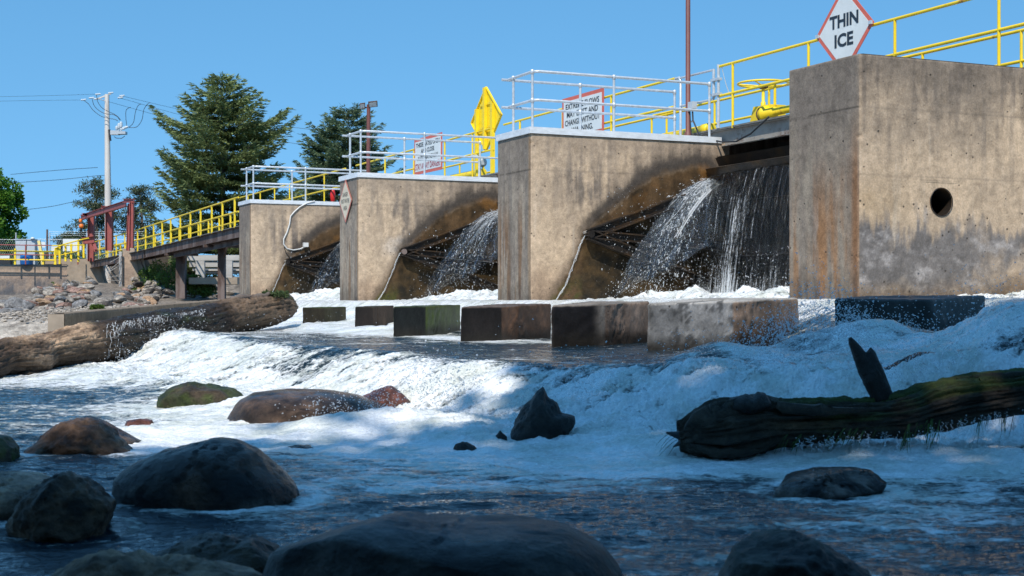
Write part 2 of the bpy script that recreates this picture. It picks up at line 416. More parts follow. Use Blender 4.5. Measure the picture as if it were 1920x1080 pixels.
def water(X, Y, hi=True):
    n, m = nm(X, Y)
    wob = 0.35*fbm(X*0.5, Y*0.5, 1.0, 3)
    crest = np.interp(m, [-13, -9, -7.8, -6.6, -5.2, -3, 3, 25], [-1.2, -2.0, -2.9, -4.4, -5.6, -6.5, -6.6, -6.4]) + wob
    width = np.interp(m, [-9, -4, 2, 10], [1.9, 1.6, 1.5, 1.9])
    t = (crest - n) / width
    tt = np.clip(t, 0, 1)
    z = APRON + (POOL - APRON) * (tt*tt*(3-2*tt))
    z += 0.10*np.exp(-((t-0.1)/.25)**2) * sst(4, 10, m)                     # standing swell at the far left
    z += 0.09*np.exp(-((t-1.15)/.35)**2)                                   # roller at the foot
    # stilling basin behind the sill, spilling forward between the blocks
    b = sst(-1.9, -0.3, n)
    basin = 0.03 + 0.10*sst(1.0, 3.5, n)
    z = z*(1-b) + basin*b
    spill = sst(-5.2, -3.0, n)*sst(8.0, 11, m)
    z = z + (-0.44+.16*fbm(m*1.4, n*.3, 31., 3)-z)*sst(-4.6, -3.4, n)*sst(6.6, 8.5, m)*(1-b)
    for (bx, by, rx, ry, h) in BUMPS:
        z = z + h*np.exp(-((X-bx)/rx)**2 - ((Y-by)/ry)**2)
    inpool = sst(0.9, 1.6, t); fall = np.clip(1 - np.abs((t-0.62)/0.85), 0, 1)**0.5
    right = sst(-3.5, -6.5, m) * sst(1.35, .8, t)
    # how rough each part is
    rough = 0.012 + 0.040*fall + 0.045*right*(1-b) + 0.06*b*sst(-.5, 1.5, n) + 0.014*inpool*sst(2.6, 1.2, t)
    # pixel frame of the still pool plane, used only as flat coordinates for the foam patches
    hx, hy = 960 + F*X/Y, HY + F*1.0/Y
    near = sst(2.6, 1.3, t)
    foam = 0.24 + 0*X
    for (px, py, rx, ry, a) in PATCH:
        foam = foam + a*np.exp(-((hx-px)/rx)**2 - ((hy-py)/ry)**2)
    foam = foam*inpool + .45*np.exp(-((t-1.3)/.5)**2)*sst(6,-3,m)*inpool
    for r in ROCKS:
        cx, cy, rx, ry = rock_c(r)
        q = np.sqrt(((X-cx)/(rx*1.12+.04))**2 + ((Y-cy)/(ry*1.1+.04))**2)
        foam = foam + inpool*0.32*np.exp(-((q-1.0)/.16)**2)
    foam += (1-inpool)*0.0
    ap = (1-inpool)*sst(0.12, -0.25, t)*(1-b)                               # on the apron
    streak = fbm(m*0.55, n*2.6, 7.0, 4)
    foam += ap*(0.46 + 0.55*streak + 0.30*sst(5, 10, m) - 0.30*sst(3.5, 0, m)*sst(-4, -1, m+0) - 0.1)
    foam += ap*0.55*np.exp(-((n+3.6)/.55)**2)*sst(1.0, 2.5, m)
    foam += ap*0.5*sst(-3.0, -6.0, m)
    ft = sst(-0.2, 0.28, t)*(1-inpool)
    midgap = np.exp(-((m-0.6)/1.3)**2)
    foam += ft*(0.93 - 0.42*midgap*sst(0.75, 0.25, t))
    foam += 0.9*b + (0.35+.5*fbm(m*3.5, n*.6, 5., 4, .6))*sst(-5.0, -3.4, n)*sst(6.6, 9.5, m)*(1-b)
    foam += 0.22*right
    foam = np.clip(foam, 0, 1.15)
    if hi:
        wx = X + 0.12*fbm(X*3, Y*3, 11.0, 2); wy = Y + 0.12*fbm(X*3, Y*3, 23.0, 2)
        big = fbm(wx*1.5, wy*2.6, 3.0, 3)
        lumps = fbm(wx*4.6, wy*5.5, 5.0, 6, 0.56, kind=2)
        ripple = 2.2*fbm(wx*1.9, wy*5.0, 9.0, 4, 0.5) + 0.4*fbm(X*11, Y*26, 19., 3, .6)
        rid = fbm(wx*3.2, wy*3.8, 29.0, 5, 0.6, kind=1)
        ff = sst(0.35, 0.8, foam)
        turb = np.clip(fall + right + .4*b, 0, 1)
        foam = foam + turb*(.38*big + .42*fbm(wx*3.1, wy*3.4, 61., 5, .6) - .10)*(1-.45*b)
        z = z + rough*1.5*big + .035*fbm(m*3.2, n*.9, 51., 4, .6)*sst(-5.0, -3.6, n)*sst(6.6, 8.5, m)*(1-b) + rough*0.85*lumps*ff + 0.012*ripple*(1-ff*0.5)*(0.5+0.9*inpool)
        z = z + rough*0.45*rid*sst(0.05, 0.09, rough)
        z = z + 0.022*ff*inpool*(fbm(wx*3, wy*4, 41.0, 4, .5, kind=2)+.3)
        # combed threads of the falling sheet
        thr = 1.2*fbm(m*15 + 0.5*big, n*1.1, 13.0, 4, .62)
        z = z + 0.042*thr*ft*(0.3+sst(0, .5, fall))
        foam = foam + 0.44*thr*ft
    land = sst(-9.25, -9.45, X)*sst(28.5, 30, Y)
    z = z*(1-land) - 1.5*land
    return z, foam, rough
def build_water():
    ks = np.concatenate([np.linspace(-1.3, -.42, 70, endpoint=False), np.linspace(-.42, .42, 1120), np.linspace(.42, 1.3, 71)[1:]])
    ys = [2.2]
    while ys[-1] < 70:
        y = ys[-1]
        step = max(0.0055, y*0.0042/ (1 + 0.0*y)) if y < 5 else (y*0.00175 + 0.004 if y < 24 else y*0.0055)
        ys.append(y + step)
    ys = np.array(ys)
    Kk, Yy = np.meshgrid(ks, ys); X = Kk*Yy
    z, foam, rough = water(X, Yy)
    V = np.stack([X, Yy, z], -1)
    o = grid_obj("river_water", V, len(ys), len(ks), "river water", extra={"foam": foam, "chop": rough*10})
    tag(o, kind="structure")
    print("water verts", V.size//3)
def water_material():
    m, n, out = new_mat("river water")
    foam = N(n, "Attribute", attribute_name="foam").outputs["Fac"]
    v1 = coords(n, (1, 1.9, 1)); v0 = coords(n)
    n1 = noise(n, v1, 3.0, 10, 0.68, 0.5); n2 = noise(n, v1, 13.0, 8, 0.7, 0.3)
    vo = N(n, "TexVoronoi", feature='DISTANCE_TO_EDGE'); vo.inputs["Scale"].default_value = 9.0
    wv = N(n, "VectorMath", operation='ADD'); sc = N(n, "VectorMath", operation='SCALE'); sc.inputs["Scale"].default_value = 0.35
    nc = N(n, "TexNoise"); nc.inputs["Scale"].default_value = 5; nc.inputs["Detail"].default_value = 4; n.links.new(v1, nc.inputs["Vector"])
    n.links.new(nc.outputs["Color"], sc.inputs[0]); n.links.new(v1, wv.inputs[0]); n.links.new(sc.outputs[0], wv.inputs[1])
    n.links.new(wv.outputs[0], vo.inputs["Vector"])
    lace = ramp(n, vo.outputs["Distance"], [(0.0, 1.0), (0.16, 0.0)])
    a = mul(n, mul(n, n1, -0.5, 'ADD'), 2.1)
    b = mul(n, mul(n, n2, -0.5, 'ADD'), 0.8)
    l = mul(n, lace, 0.14)
    tot = mul(n, mul(n, mul(n, foam, a, 'ADD'), b, 'ADD'), mul(n, l, 1.4), 'ADD')
    mask = ramp(n, tot, [(0.46, 0.0), (0.60, 0.45), (0.80, 1.0)])
    aer = ramp(n, mul(n, foam, a, 'ADD'), [(0.30, 0.0), (0.9, 1.0)])
    deep = mixcol(n, aer, (0.006, 0.016, 0.024), (0.15, 0.19, 0.18))
    tint = mixcol(n, ramp(n, noise(n, v0, 2.2, 4, .6), [(0.42, 0.0), (0.60, 1.0)]), (0.90, 0.92, 0.93), (0.68, 0.71, 0.66))
    vo2 = N(n, "TexVoronoi"); vo2.inputs["Scale"].default_value = 55.0; n.links.new(v1, vo2.inputs["Vector"])
    grain = noise(n, v0, 45, 5, .75)
    bub = mul(n, vo2.outputs["Distance"], grain)
    tint = mixcol(n, 1.0, tint, ramp(n, grain, [(0.3, 0.74), (0.58, 1.0)]), 'MULTIPLY')
    p = N(n, "BsdfPrincipled")
    n.links.new(mixcol(n, mask, deep, tint), p.inputs["Base Color"])
    rr = N(n, "MapRange"); rr.inputs["To Min"].default_value = 0.035; rr.inputs["To Max"].default_value = 0.20
    n.links.new(mask, rr.inputs[0]); n.links.new(rr.outputs[0], p.inputs["Roughness"])
    p.inputs["IOR"].default_value = 1.33
    rip = noise(n, coords(n, (1, 2.4, 1)), 6.5, 5, .55, 0.8)
    nb = bump(n, rip, 0.5, 0.05)
    h2 = mul(n, mul(n, mask, 0.6), mul(n, grain, 0.8), 'ADD')
    mid = noise(n, v0, 9, 6, .7, .5)
    nb = bump(n, mul(n, mid, mask), 0.45, 0.05, nb)
    nb = bump(n, h2, 0.35, 0.012, nb)
    nb = bump(n, mul(n, bub, mask), 0.5, 0.01, nb)
    n.links.new(nb, p.inputs["Normal"])
    n.links.new(p.outputs[0], out.inputs[0]); MAT["river water"] = m
    # falling, half clear water
    m, n, out = new_mat("falling water")
    v = coords(n, (1, 1, 1))
    st = N(n, "Attribute", attribute_name="uvu").outputs["Fac"]; sv = N(n, "Attribute", attribute_name="uvv").outputs["Fac"]
    cx = N(n, "CombineXYZ"); n.links.new(mul(n, st, 6.0), cx.inputs[0]); n.links.new(mul(n, sv, 0.35), cx.inputs[1])
    s1 = noise(n, cx.outputs[0], 3.0, 7, 0.75, 0.15)
    cx2 = N(n, "CombineXYZ"); n.links.new(mul(n, st, 9.0), cx2.inputs[0]); n.links.new(mul(n, sv, 4.0), cx2.inputs[1])
    s2 = noise(n, cx2.outputs[0], 4.0, 6, 0.75)
    fo = N(n, "Attribute", attribute_name="foam").outputs["Fac"]
    k = mul(n, mul(n, mul(n, mul(n, s1, -.5, 'ADD'), 2.0), mul(n, mul(n, s2, -.5, 'ADD'), 0.9), 'ADD'), fo, 'ADD')
    mk = ramp(n, k, [(0.42, 0.0), (0.72, 0.85)])
    g = N(n, "BsdfPrincipled"); g.inputs["Base Color"].default_value = (.80, .84, .87, 1); g.inputs["Roughness"].default_value = 0.3
    tr = N(n, "BsdfTransparent"); tr.inputs[0].default_value = (0.80, 0.82, 0.80, 1)
    gl = N(n, "BsdfGlossy"); gl.inputs["Roughness"].default_value = 0.10
    bn = bump(n, mul(n, s1, s2, 'ADD'), 0.8, 0.04)
    n.links.new(bn, gl.inputs["Normal"]); n.links.new(bn, g.inputs["Normal"])
    fr = N(n, "Fresnel"); fr.inputs["IOR"].default_value = 1.33; n.links.new(bn, fr.inputs["Normal"])
    m1 = N(n, "MixShader"); n.links.new(mul(n, fr.outputs[0], 1.0), m1.inputs[0]); n.links.new(tr.outputs[0], m1.inputs[1]); n.links.new(gl.outputs[0], m1.inputs[2])
    m2 = N(n, "MixShader"); n.links.new(mk, m2.inputs[0]); n.links.new(m1.outputs[0], m2.inputs[1]); n.links.new(g.outputs[0], m2.inputs[2])
    n.links.new(m2.outputs[0], out.inputs[0]); MAT["falling water"] = m
    m, n, out = new_mat("spray")
    p = N(n, "BsdfPrincipled"); p.inputs["Base Color"].default_value = (.82, .86, .89, 1); p.inputs["Roughness"].default_value = 0.2
    tr = N(n, "BsdfTransparent"); mx = N(n, "MixShader"); lw = N(n, "LayerWeight"); lw.inputs[0].default_value = 0.35
    n.links.new(mul(n, mul(n, lw.outputs["Facing"], 0.55), 0.32, 'ADD'), mx.inputs[0])
    n.links.new(tr.outputs[0], mx.inputs[1]); n.links.new(p.outputs[0], mx.inputs[2])
    n.links.new(mx.outputs[0], out.inputs[0]); MAT["spray"] = m
water_material()
build_water()

# ---- drops, blobs and strings of thrown water
_t = (1 + 5**.5)/2
_IV = np.array([(-1,_t,0),(1,_t,0),(-1,-_t,0),(1,-_t,0),(0,-1,_t),(0,1,_t),(0,-1,-_t),(0,1,-_t),(_t,0,-1),(_t,0,1),(-_t,0,-1),(-_t,0,1)])
_IV /= np.linalg.norm(_IV[0])
_IF = np.array([(0,11,5),(0,5,1),(0,1,7),(0,7,10),(0,10,11),(1,5,9),(5,11,4),(11,10,2),(10,7,6),(7,1,8),(3,9,4),(3,4,2),(3,2,6),(3,6,8),(3,8,9),(4,9,5),(2,4,11),(6,2,10),(8,6,7),(9,8,1)])
def tri_obj(name, V, T, mat, parent=None, smooth=True, loc=None, tone=None, wet=None):
    off = np.array(loc if loc is not None else (list(parent['_o']) if parent and '_o' in parent else (0, 0, 0)), float)
    me = bpy.data.meshes.new(name); k = T.shape[1]
    me.vertices.add(len(V)); me.vertices.foreach_set("co", (V-off).astype(np.float32).ravel())
    me.loops.add(T.size); me.loops.foreach_set("vertex_index", T.astype(np.int32).ravel())
    me.polygons.add(len(T)); me.polygons.foreach_set("loop_start", np.arange(0, T.size, k, dtype=np.int32))
    me.polygons.foreach_set("use_smooth", np.full(len(T), smooth))
    attrs(me, tone, wet)
    me.materials.append(MAT[mat]); me.update(); me.validate()
    return link(name, me, parent, Vector(off) if parent is None else None)
def drops(name, P, r, dirs=None, stretch=1.0, label=None, rs=None):
    """P (n,3) centres, r (n,) radii, optional unit stretch directions"""
    rs = rs or np.random.RandomState(len(P))
    n = len(P)
    jit = 1 + 0.35*rs.normal(size=(n, 12, 1)).clip(-1.5, 1.5)
    S = _IV[None]*jit*r[:, None, None]
    if dirs is not None:
        dot = (S*dirs[:, None, :]).sum(-1, keepdims=True)
        S = S + dirs[:, None, :]*dot*(np.asarray(stretch).reshape(-1, 1, 1) - 1)
    V = (P[:, None, :] + S).reshape(-1, 3)
    T = (np.arange(n)[:, None, None]*12 + _IF[None]).reshape(-1, 3)
    o = tri_obj(name, V, T, "spray")
    return tag(o, label, "spray", kind="stuff")
def burst(c, dirn, spread, n, h, rs, rmin=.004, rmax=.018):
    """thrown drops: origin box c, direction, speed spread, on ballistic arcs"""
    c = np.array(c, float); v = np.array(dirn, float) + rs.normal(size=(n, 3))*spread
    t = rs.uniform(0, 1, n)**0.7*h
    P = c + rs.normal(size=(n, 3))*0.05 + v*t[:, None]; P[:, 2] -= 4.9*t*t
    vel = v.copy(); vel[:, 2] -= 9.8*t
    vel /= np.linalg.norm(vel, axis=1)[:, None]
    r = rmin + (rmax-rmin)*rs.power(0.45, n)**3
    return P, r, vel

# ================================================================ TERRAIN
def terrain_z(X, Y):
    """dry ground left of the curb; river bed elsewhere"""
    side = sst(-9.2, -9.9, X)*sst(27, 33, Y)
    zz = np.interp(Y, [28, 33, 48, 70, 90, 105, 140, 400, 4000], [-1.3, -.95, -.62, -.2, .30, .5, 0.9, 1.2, 1.0])
    zz = zz + 1.3*np.exp(-((X+18)/7)**2-((Y-95)/8)**2)
    zz = zz + .6*np.exp(-((X+.296*Y)/(.028*Y+.1))**2)*sst(60, 72, Y)*sst(101, 94, Y)*(.5+(Y-60)/50)
    far = sst(75, 95, Y)
    s = np.maximum(side, far)
    nearbank = sst(2.6, -1.5, Y)
    z = -1.9*(1-s) + zz*s
    z = z*(1-nearbank) + (-1.9 + 1.0*sst(2.2, -.8, Y) + 2.0*sst(-3, -14, Y))*nearbank
    return z
def build_ground():
    ys = np.concatenate([-np.geomspace(4000, 8, 24), np.linspace(-7, 26, 30), np.linspace(27, 112, 300), np.geomspace(115, 9000, 34)])
    xs = np.concatenate([-np.geomspace(6000, 62, 22), np.linspace(-60, -8, 330), np.linspace(-7.6, 40, 24), np.geomspace(45, 6000, 22)])
    X, Y = np.meshgrid(xs, ys)
    z = terrain_z(X, Y)
    dry = sst(-9.0, -10.5, X)*sst(28, 33, Y)*sst(112, 100, Y)
    z = z + dry*(0.10*fbm(X*.8, Y*.5, 0., 5, .6) + .05*fbm(X*3, Y*2, 3., 3, .6))
    n1 = fbm(X*2.4, Y*1.2, 2., 5, .7)
    tone = mixc(mixc((.10, .085, .06), (.09, .11, .045), sst(110, 130, Y)), mixc((.30, .25, .20), (.12, .10, .08), sst(-.3, .3, n1)), dry)
    o = grid_obj("ground", np.stack([X, Y, z], -1), len(ys), len(xs), "rock", tone=tone, wet=np.zeros(X.size))
    tag(o, kind="structure")
build_ground()

# ================================================================ ROCKS
def rock_tone(look, P, N3, seed):
    x, y, z = P[:, 0]*1.0, P[:, 1]*1.0, P[:, 2]*1.0
    a = fb(x*2.2+seed, y*2.2, z*3, 5, .6); b = fb(x*6+seed, y*6, z*7+3, 5, .65); c = fb(x*1.3, y*1.3+seed, z*1.7, 3)
    T = {'dark': ((.004, .004, .005), (.045, .030, .022)), 'brown': ((.018, .012, .008), (.15, .088, .052)), 'tan': ((.08, .052, .034), (.38, .25, .165)),  # tan is lightened to stand in for missing sun flecks
         'moss': ((.06, .045, .03), (.05, .075, .018)), 'longbrown': ((.040, .028, .022), (.125, .078, .050)), 'red': ((.07, .03, .025), (.19, .08, .06)),
         'grey': ((.012, .011, .010), (.10, .09, .072)), 'bigrey': ((.014, .014, .014), (.12, .112, .10)), 'darkbrown': ((.014, .011, .008), (.06, .042, .026)),
         'black': ((.006, .006, .007), (.02, .02, .02)), 'dry': ((.22, .19, .16), (.42, .37, .31)), 'dryred': ((.22, .13, .10), (.38, .25, .20)),
         'drygrey': ((.15, .145, .14), (.30, .29, .28)), 'dryorange': ((.30, .18, .10), (.45, .30, .19)), 'drydark': ((.06, .055, .05), (.13, .11, .095))}[look]
    t = mixc(T[0], T[1], np.clip(.5 + 1.1*a + .8*b, 0, 1))
    crack = np.exp(-(np.abs(fbm(x*4+seed, y*4, z*5, 4))/.02)**2)
    t = t*(1-.6*crack[:, None])
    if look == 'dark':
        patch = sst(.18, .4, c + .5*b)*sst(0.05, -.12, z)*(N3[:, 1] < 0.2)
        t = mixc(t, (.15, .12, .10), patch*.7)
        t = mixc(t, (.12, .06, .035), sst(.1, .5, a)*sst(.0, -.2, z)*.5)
    if look == 'moss': t = mixc(t, (.05, .06, .016), sst(-.1, .7, b+N3[:, 2]*.4))
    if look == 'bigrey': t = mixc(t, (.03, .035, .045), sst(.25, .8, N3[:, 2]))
    return t
def rock_mesh(name, outline, d, ry, look, wet, amp, style, seed, sub=5):
    import bmesh
    ol = np.array([((x-960)/F*d, (HY-y)/F*d) for x, y in outline])
    c = (ol.min(0)+ol.max(0))/2
    q = ol - c
    dense = np.concatenate([q[i] + (q[(i+1) % len(q)]-q[i])*np.linspace(0, 1, 24, endpoint=False)[:, None] for i in range(len(q))])
    th = np.arctan2(dense[:, 1], dense[:, 0]); rr = np.hypot(dense[:, 0], dense[:, 1])
    o = np.argsort(th); th, rr = th[o], rr[o]
    th = np.concatenate([th-2*np.pi, th, th+2*np.pi]); rr = np.concatenate([rr]*3)
    bm = bmesh.new(); bmesh.ops.create_icosphere(bm, subdivisions=sub, radius=1)
    V = np.array([v.co[:] for v in bm.verts]); T = np.array([[v.index for v in f.verts] for f in bm.faces]); bm.free()
    a, b, cc = V[:, 0], V[:, 1], V[:, 2]
    s = np.hypot(a, cc); ang = np.arctan2(cc, a)
    r = np.interp(ang, th, rr)
    rm = rr.mean(); blend = sst(0, .5, s)
    r = rm*(1-blend) + r*blend
    pw = {'big': .85, 'round': .85, 'sharp': 1.0, 'flat': .75, 'jagged': 1.0}[style]
    sp = s**pw
    P = np.stack([r*sp*np.cos(ang), ry*np.sign(b)*np.abs(b)**(pw), r*sp*np.sin(ang)], 1)
    size = rm
    if style in ('sharp', 'flat'):
        rq = np.random.RandomState(int(seed*7)+5); ext = np.abs(P).max(0); Q = P/ext
        for _ in range(16 if style == 'sharp' else 10):
            nn_ = rq.normal(size=3); nn_ /= np.linalg.norm(nn_); dd_ = rq.uniform(.74, .95); ov = np.maximum(Q@nn_-dd_, 0); Q = Q - nn_[None]*ov[:, None]*.92
        P = Q*ext*1.06; amp = amp*.7
    fr = {'big': 1.2, 'round': 1.5, 'sharp': 2.0, 'flat': 1.6, 'jagged': 2.0}[style]/size
    nd = fbm(P[:, 0]*fr+seed*3.1, P[:, 1]*fr, P[:, 2]*fr, 4, .5, kind=(1 if style in ('sharp', 'jagged') else 0))
    nd2 = fbm(P[:, 0]*fr*5+seed, P[:, 1]*fr*5, P[:, 2]*fr*5, 4, .6)
    nd3 = np.floor(3*fbm(P[:, 0]*fr*1.5, P[:, 1]*fr*1.5+seed, P[:, 2]*fr*2.5, 2))/3
    un = P/np.maximum(np.linalg.norm(P, axis=1)[:, None], 1e-6)
    crk = np.abs(fbm(P[:, 0]*fr*.9+seed*7, P[:, 1]*fr*.9, P[:, 2]*fr*1.3+seed, 3)); nd2 = nd2 - 1.6*np.exp(-(crk/.018)**2)
    P = P + un*(amp*size*2*(nd-.1) + amp*size*(.45 if style in ('sharp', 'jagged') else .8)*nd2 + (amp*size*nd3 if style == 'sharp' else 0))[:, None]
    return P, T, Vector((c[0], d, c[1])), un
for i, (nme, lab, d, ry, ol, look, wet, amp, style) in enumerate(ROCKS):
    P, T, c, un = rock_mesh(nme, ol, d, ry, look, wet, amp, style, i)
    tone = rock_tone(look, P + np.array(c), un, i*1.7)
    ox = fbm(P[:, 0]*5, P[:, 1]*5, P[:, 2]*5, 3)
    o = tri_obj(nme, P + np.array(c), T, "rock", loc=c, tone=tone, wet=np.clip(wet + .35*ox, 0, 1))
    tag(o, lab, nme)

# jagged stump and its two splinters standing in the foam
def slab(name, outline, d, thick, mat, tonef, parent=None, seed=0, sub=5, loc=None, wet=.6, amp=.05):
    P, T, c, un = rock_mesh(name, outline, d, thick, '', 0, amp*.7, 'jagged', seed, sub)
    G = P + np.array(c)
    g = fbm(G[:, 0]*9+G[:, 2]*4, G[:, 1]*9, G[:, 2]*3, 5, .65, kind=1)
    G = G + un*(g*.012)[:, None]
    return tri_obj(name, G, T, mat, parent=parent, loc=(c if parent is None else None), tone=tonef(G, g), wet=np.full(len(G), wet))
dk = lambda G, g: mixc((.008, .008, .009), (.05, .043, .036), np.clip(.3+.5*g, 0, 1))
o = slab("stump", [(948,850),(957,820),(968,795),(985,765),(1003,742),(1018,729),(1026,748),(1040,757),(1048,775),(1074,780),(1074,798),(1060,815),(1040,850)], 10.1, .16, "log wood", dk, seed=3, amp=.07)
tag(o, "jagged dark stump of rotten wood rising from the foam at the centre", "stump")
o = slab("wood_splinter", [(926,845),(930,818),(938,808),(948,820),(952,845)], 10.0, .04, "log wood", dk, seed=5)
tag(o, "short dark wood splinter just left of the jagged stump", "wood splinter")
o = slab("wood_splinter", [(850,850),(856,834),(868,829),(888,838),(900,850),(880,868)], 9.7, .06, "log wood", dk, seed=6)
tag(o, "low dark knob of wood in the foam further left of the jagged stump", "wood splinter")

# ================================================================ CONCRETE BLOCKS ON THE SILL
def conc_noise(s, z, seed):
    return (fb(s*1.1+seed, z*.9, seed, 5, .6), fb(s*4+seed, z*1.1, seed+4, 5, .6), fb(s*7, z*7, seed+9, 4, .7))
BLOCKS = [ # front left px, front right px, back right px, y top left, y top right, y top back, bottom y, depth, look, label
 (1560,1745,1852,565,566,558,700,13.0,'shade',"dark wet concrete block in deep shade below the nearest pier, splashed by water"),
 (1209,1378,1500,574,569,562,668,15.6,'speckled',"pale speckled concrete block, the widest of the sill row"),
 (1032,1138,1220,577,574,568,668,17.0,'halfdark',"concrete block with a black front and a sunlit tan right face"),
 (862,943,1036,579,578,572,660,19.3,'brown',"dark brown concrete block with a rust brown right face"),
 (735,800,866,578,577,574,652,22.0,'mossy',"concrete block with black wet front and bright green mossy right face"),
 (664,700,740,578,578,575,640,25.2,'wetbrown',"brown wet concrete block beside the white cascade"),
 (566,610,650,579,579,577,636,28.6,'wetmoss',"mossy block nearest the old log, water sheeting over it"),
]
for bi, (xa, xb, xc, ya, yb, yc, ybot, d, look, lab) in enumerate(BLOCKS):
    A = W(xa, ya, d); B = W(xb, yb, d*1.035)
    L = 1.5 if bi != 0 else 1.2
    dep = B.y + L
    Cc = W(xc, yc, dep); Dd = Vector((A.x + (Cc.x-B.x)*.75, A.y+L, Cc.z))
    zb = -0.95
    ring = []  # walk the plan with rounded corners
    plan = [A, B, Cc, Dd]
    for k in range(4):
        p, q, r_ = plan[k-1], plan[k], plan[(k+1) % 4]
        rad = .085
        e1 = (p-q).normalized()*rad; e2 = (r_-q).normalized()*rad
        for t in (0, .25, .5, .75, 1): ring.append((q+e1*(1-t)**2 + e2*t**2, k if t < .5 else k+1))
    pts = []; facei = []
    for k in range(len(ring)):
        p, fi = ring[k]; q, fj = ring[(k+1) % len(ring)]
        ns = max(1, int((q-p).length/.03))
        for t in range(ns):
            pts.append(p + (q-p)*(t/ns)); facei.append(fi % 4)
    pts = np.array([p[:] for p in pts]); facei = np.array(facei); nc = len(pts)
    # facei: 0 = between D and A, 1 = front, 2 = right side, 3 = back
    zrows = np.linspace(0, 1, 34)
    rows = []
    ctr = pts.mean(0)
    for w in zrows:
        r_ = pts.copy(); r_[:, 2] = zb + (pts[:, 2]-zb)*w; rows.append(r_)
    for ins in (.975, .94, .7, .35, .02):
        r_ = ctr + (pts-ctr)*ins; r_[:, 2] = pts[:, 2]*ins + ctr[2]*(1-ins) + .022; rows.append(r_)
    V = np.stack(rows)  # (nr, nc, 3)
    nr = len(rows)
    s = np.broadcast_to(np.arange(nc)*.03, (nr, nc)); zz = V[..., 2]
    n1, n2, n3 = conc_noise(s, zz, bi*5.3)
    out = V[..., :2] - ctr[:2]; out /= np.maximum(np.linalg.norm(out, axis=-1, keepdims=True), 1e-6)
    V[..., :2] += out*(0.016*n3 + .035*n1 - .03*sst(.1,.5,n1)*sst(-.2,.0,zz))[..., None]*(np.arange(nr) < 34)[:, None, None]
    V[..., 2] += .010*n3
    front = (facei == 1)[None, :]; right = (facei == 2)[None, :]; top = (np.arange(nr) >= 34)[:, None]
    pal = {'shade': ((.03,.028,.026),(.03,.026,.024),(.10,.09,.09)), 'speckled': ((.20,.20,.20),(.20,.14,.10),(.34,.32,.29)),  # the shade look has its shadow put into the dark colour
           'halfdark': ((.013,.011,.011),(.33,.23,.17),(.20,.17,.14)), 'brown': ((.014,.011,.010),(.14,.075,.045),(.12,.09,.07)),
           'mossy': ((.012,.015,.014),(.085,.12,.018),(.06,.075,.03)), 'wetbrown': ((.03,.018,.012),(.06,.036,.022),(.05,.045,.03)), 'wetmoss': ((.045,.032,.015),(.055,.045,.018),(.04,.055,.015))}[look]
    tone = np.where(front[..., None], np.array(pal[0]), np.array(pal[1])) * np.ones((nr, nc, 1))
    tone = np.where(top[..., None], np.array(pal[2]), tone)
    tone = tone*(1 + .55*n1 + .35*n2)[..., None]
    if look == 'speckled': 
        tone = mixc(tone, (.03,.03,.03), (sst(.05, .4, n3+n2*.6)*front*.75))
        tone = mixc(tone, (.05,.03,.018), right*sst(-.15, -.40, zz)*.8)
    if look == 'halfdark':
        tone = mixc(tone, (.20,.18,.16), front*sst(-.08, .06, (V[...,0]-B.x+.13)+.05*n1)*(~top))  # front turns paler near its right edge
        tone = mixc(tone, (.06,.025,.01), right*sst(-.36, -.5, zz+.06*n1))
    if look == 'mossy': tone = mixc(tone, (.035,.06,.012), sst(.0, .4, n1+n2)*right*.6)
    if look == 'brown': tone = mixc(tone, (.05,.03,.02), sst(.0, .35, n1+.4*n3)*right*.7)
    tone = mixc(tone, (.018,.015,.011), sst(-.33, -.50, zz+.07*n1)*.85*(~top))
    wet = {'speckled': .25, 'halfdark': .35, 'brown': .5, 'wetbrown': .15, 'wetmoss': .15}.get(look, .6)
    Vl = V.reshape(-1, 3)
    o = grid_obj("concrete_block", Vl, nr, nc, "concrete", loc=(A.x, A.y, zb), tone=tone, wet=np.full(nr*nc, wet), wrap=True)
    tag(o, lab, "concrete block", "row of concrete blocks along the sill")

# low concrete curb behind the log, and the apron slab it stands on
def wall_obj(name, A, B, thick, zbot, tonef, parent=None, seed=1., step=.06, mat="concrete", wetf=None, holes=None):
    """straight wall with its visible face from A to B (tops), body behind it"""
    A, B = Vector(A), Vector(B); L = (Vector((B.x, B.y, 0))-Vector((A.x, A.y, 0))).length
    e = Vector((B.x-A.x, B.y-A.y, 0)).normalized(); back = Vector((-e.y, e.x, 0))
    if back.y < 0: back = -back
    nc = max(3, int(L/step)); H = max(A.z, B.z)-zbot; nrow = max(3, int(H/step))
    s = np.linspace(0, 1, nc); t = np.linspace(0, 1, nrow)
    T, S = np.meshgrid(t, s, indexing='ij')
    ztop = A.z + (B.z-A.z)*S
    P = np.stack([A.x+(B.x-A.x)*S, A.y+(B.y-A.y)*S, zbot+(ztop-zbot)*T], -1)
    P = np.concatenate([P, P[-1:] + np.array([back.x*.02, back.y*.02, .006]), P[-1:] + np.array([back.x*thick, back.y*thick, .006])], 0)
    zz = P[..., 2]; ss = np.concatenate([S*L, S[-1:]*L, S[-1:]*L+.3], 0)
    tone, wet = tonef(ss, zz)
    o = grid_obj(name, P, P.shape[0], nc, mat, parent=parent, loc=(None if parent else A), tone=tone, wet=wet)
    if parent:
        mb = MB(); q = back*.012; lo = Vector((0, 0, zbot)); dz = Vector((0, 0, .012))
        a0, b0 = Vector((A.x, A.y, 0))+q, Vector((B.x, B.y, 0))+q
        w_ = back*(thick-.014)
        vs = [a0+lo, b0+lo, b0+lo+w_, a0+lo+w_, a0+Z*(A.z-.012), b0+Z*(B.z-.012), b0+w_+Z*(B.z-.012), a0+w_+Z*(A.z-.012)]
        mb.add(vs, [(0,1,5,4),(1,2,6,5),(2,3,7,6),(3,0,4,7),(4,5,6,7),(3,2,1,0)])
        mb.build("wall_core", "plain concrete", parent)
    return o
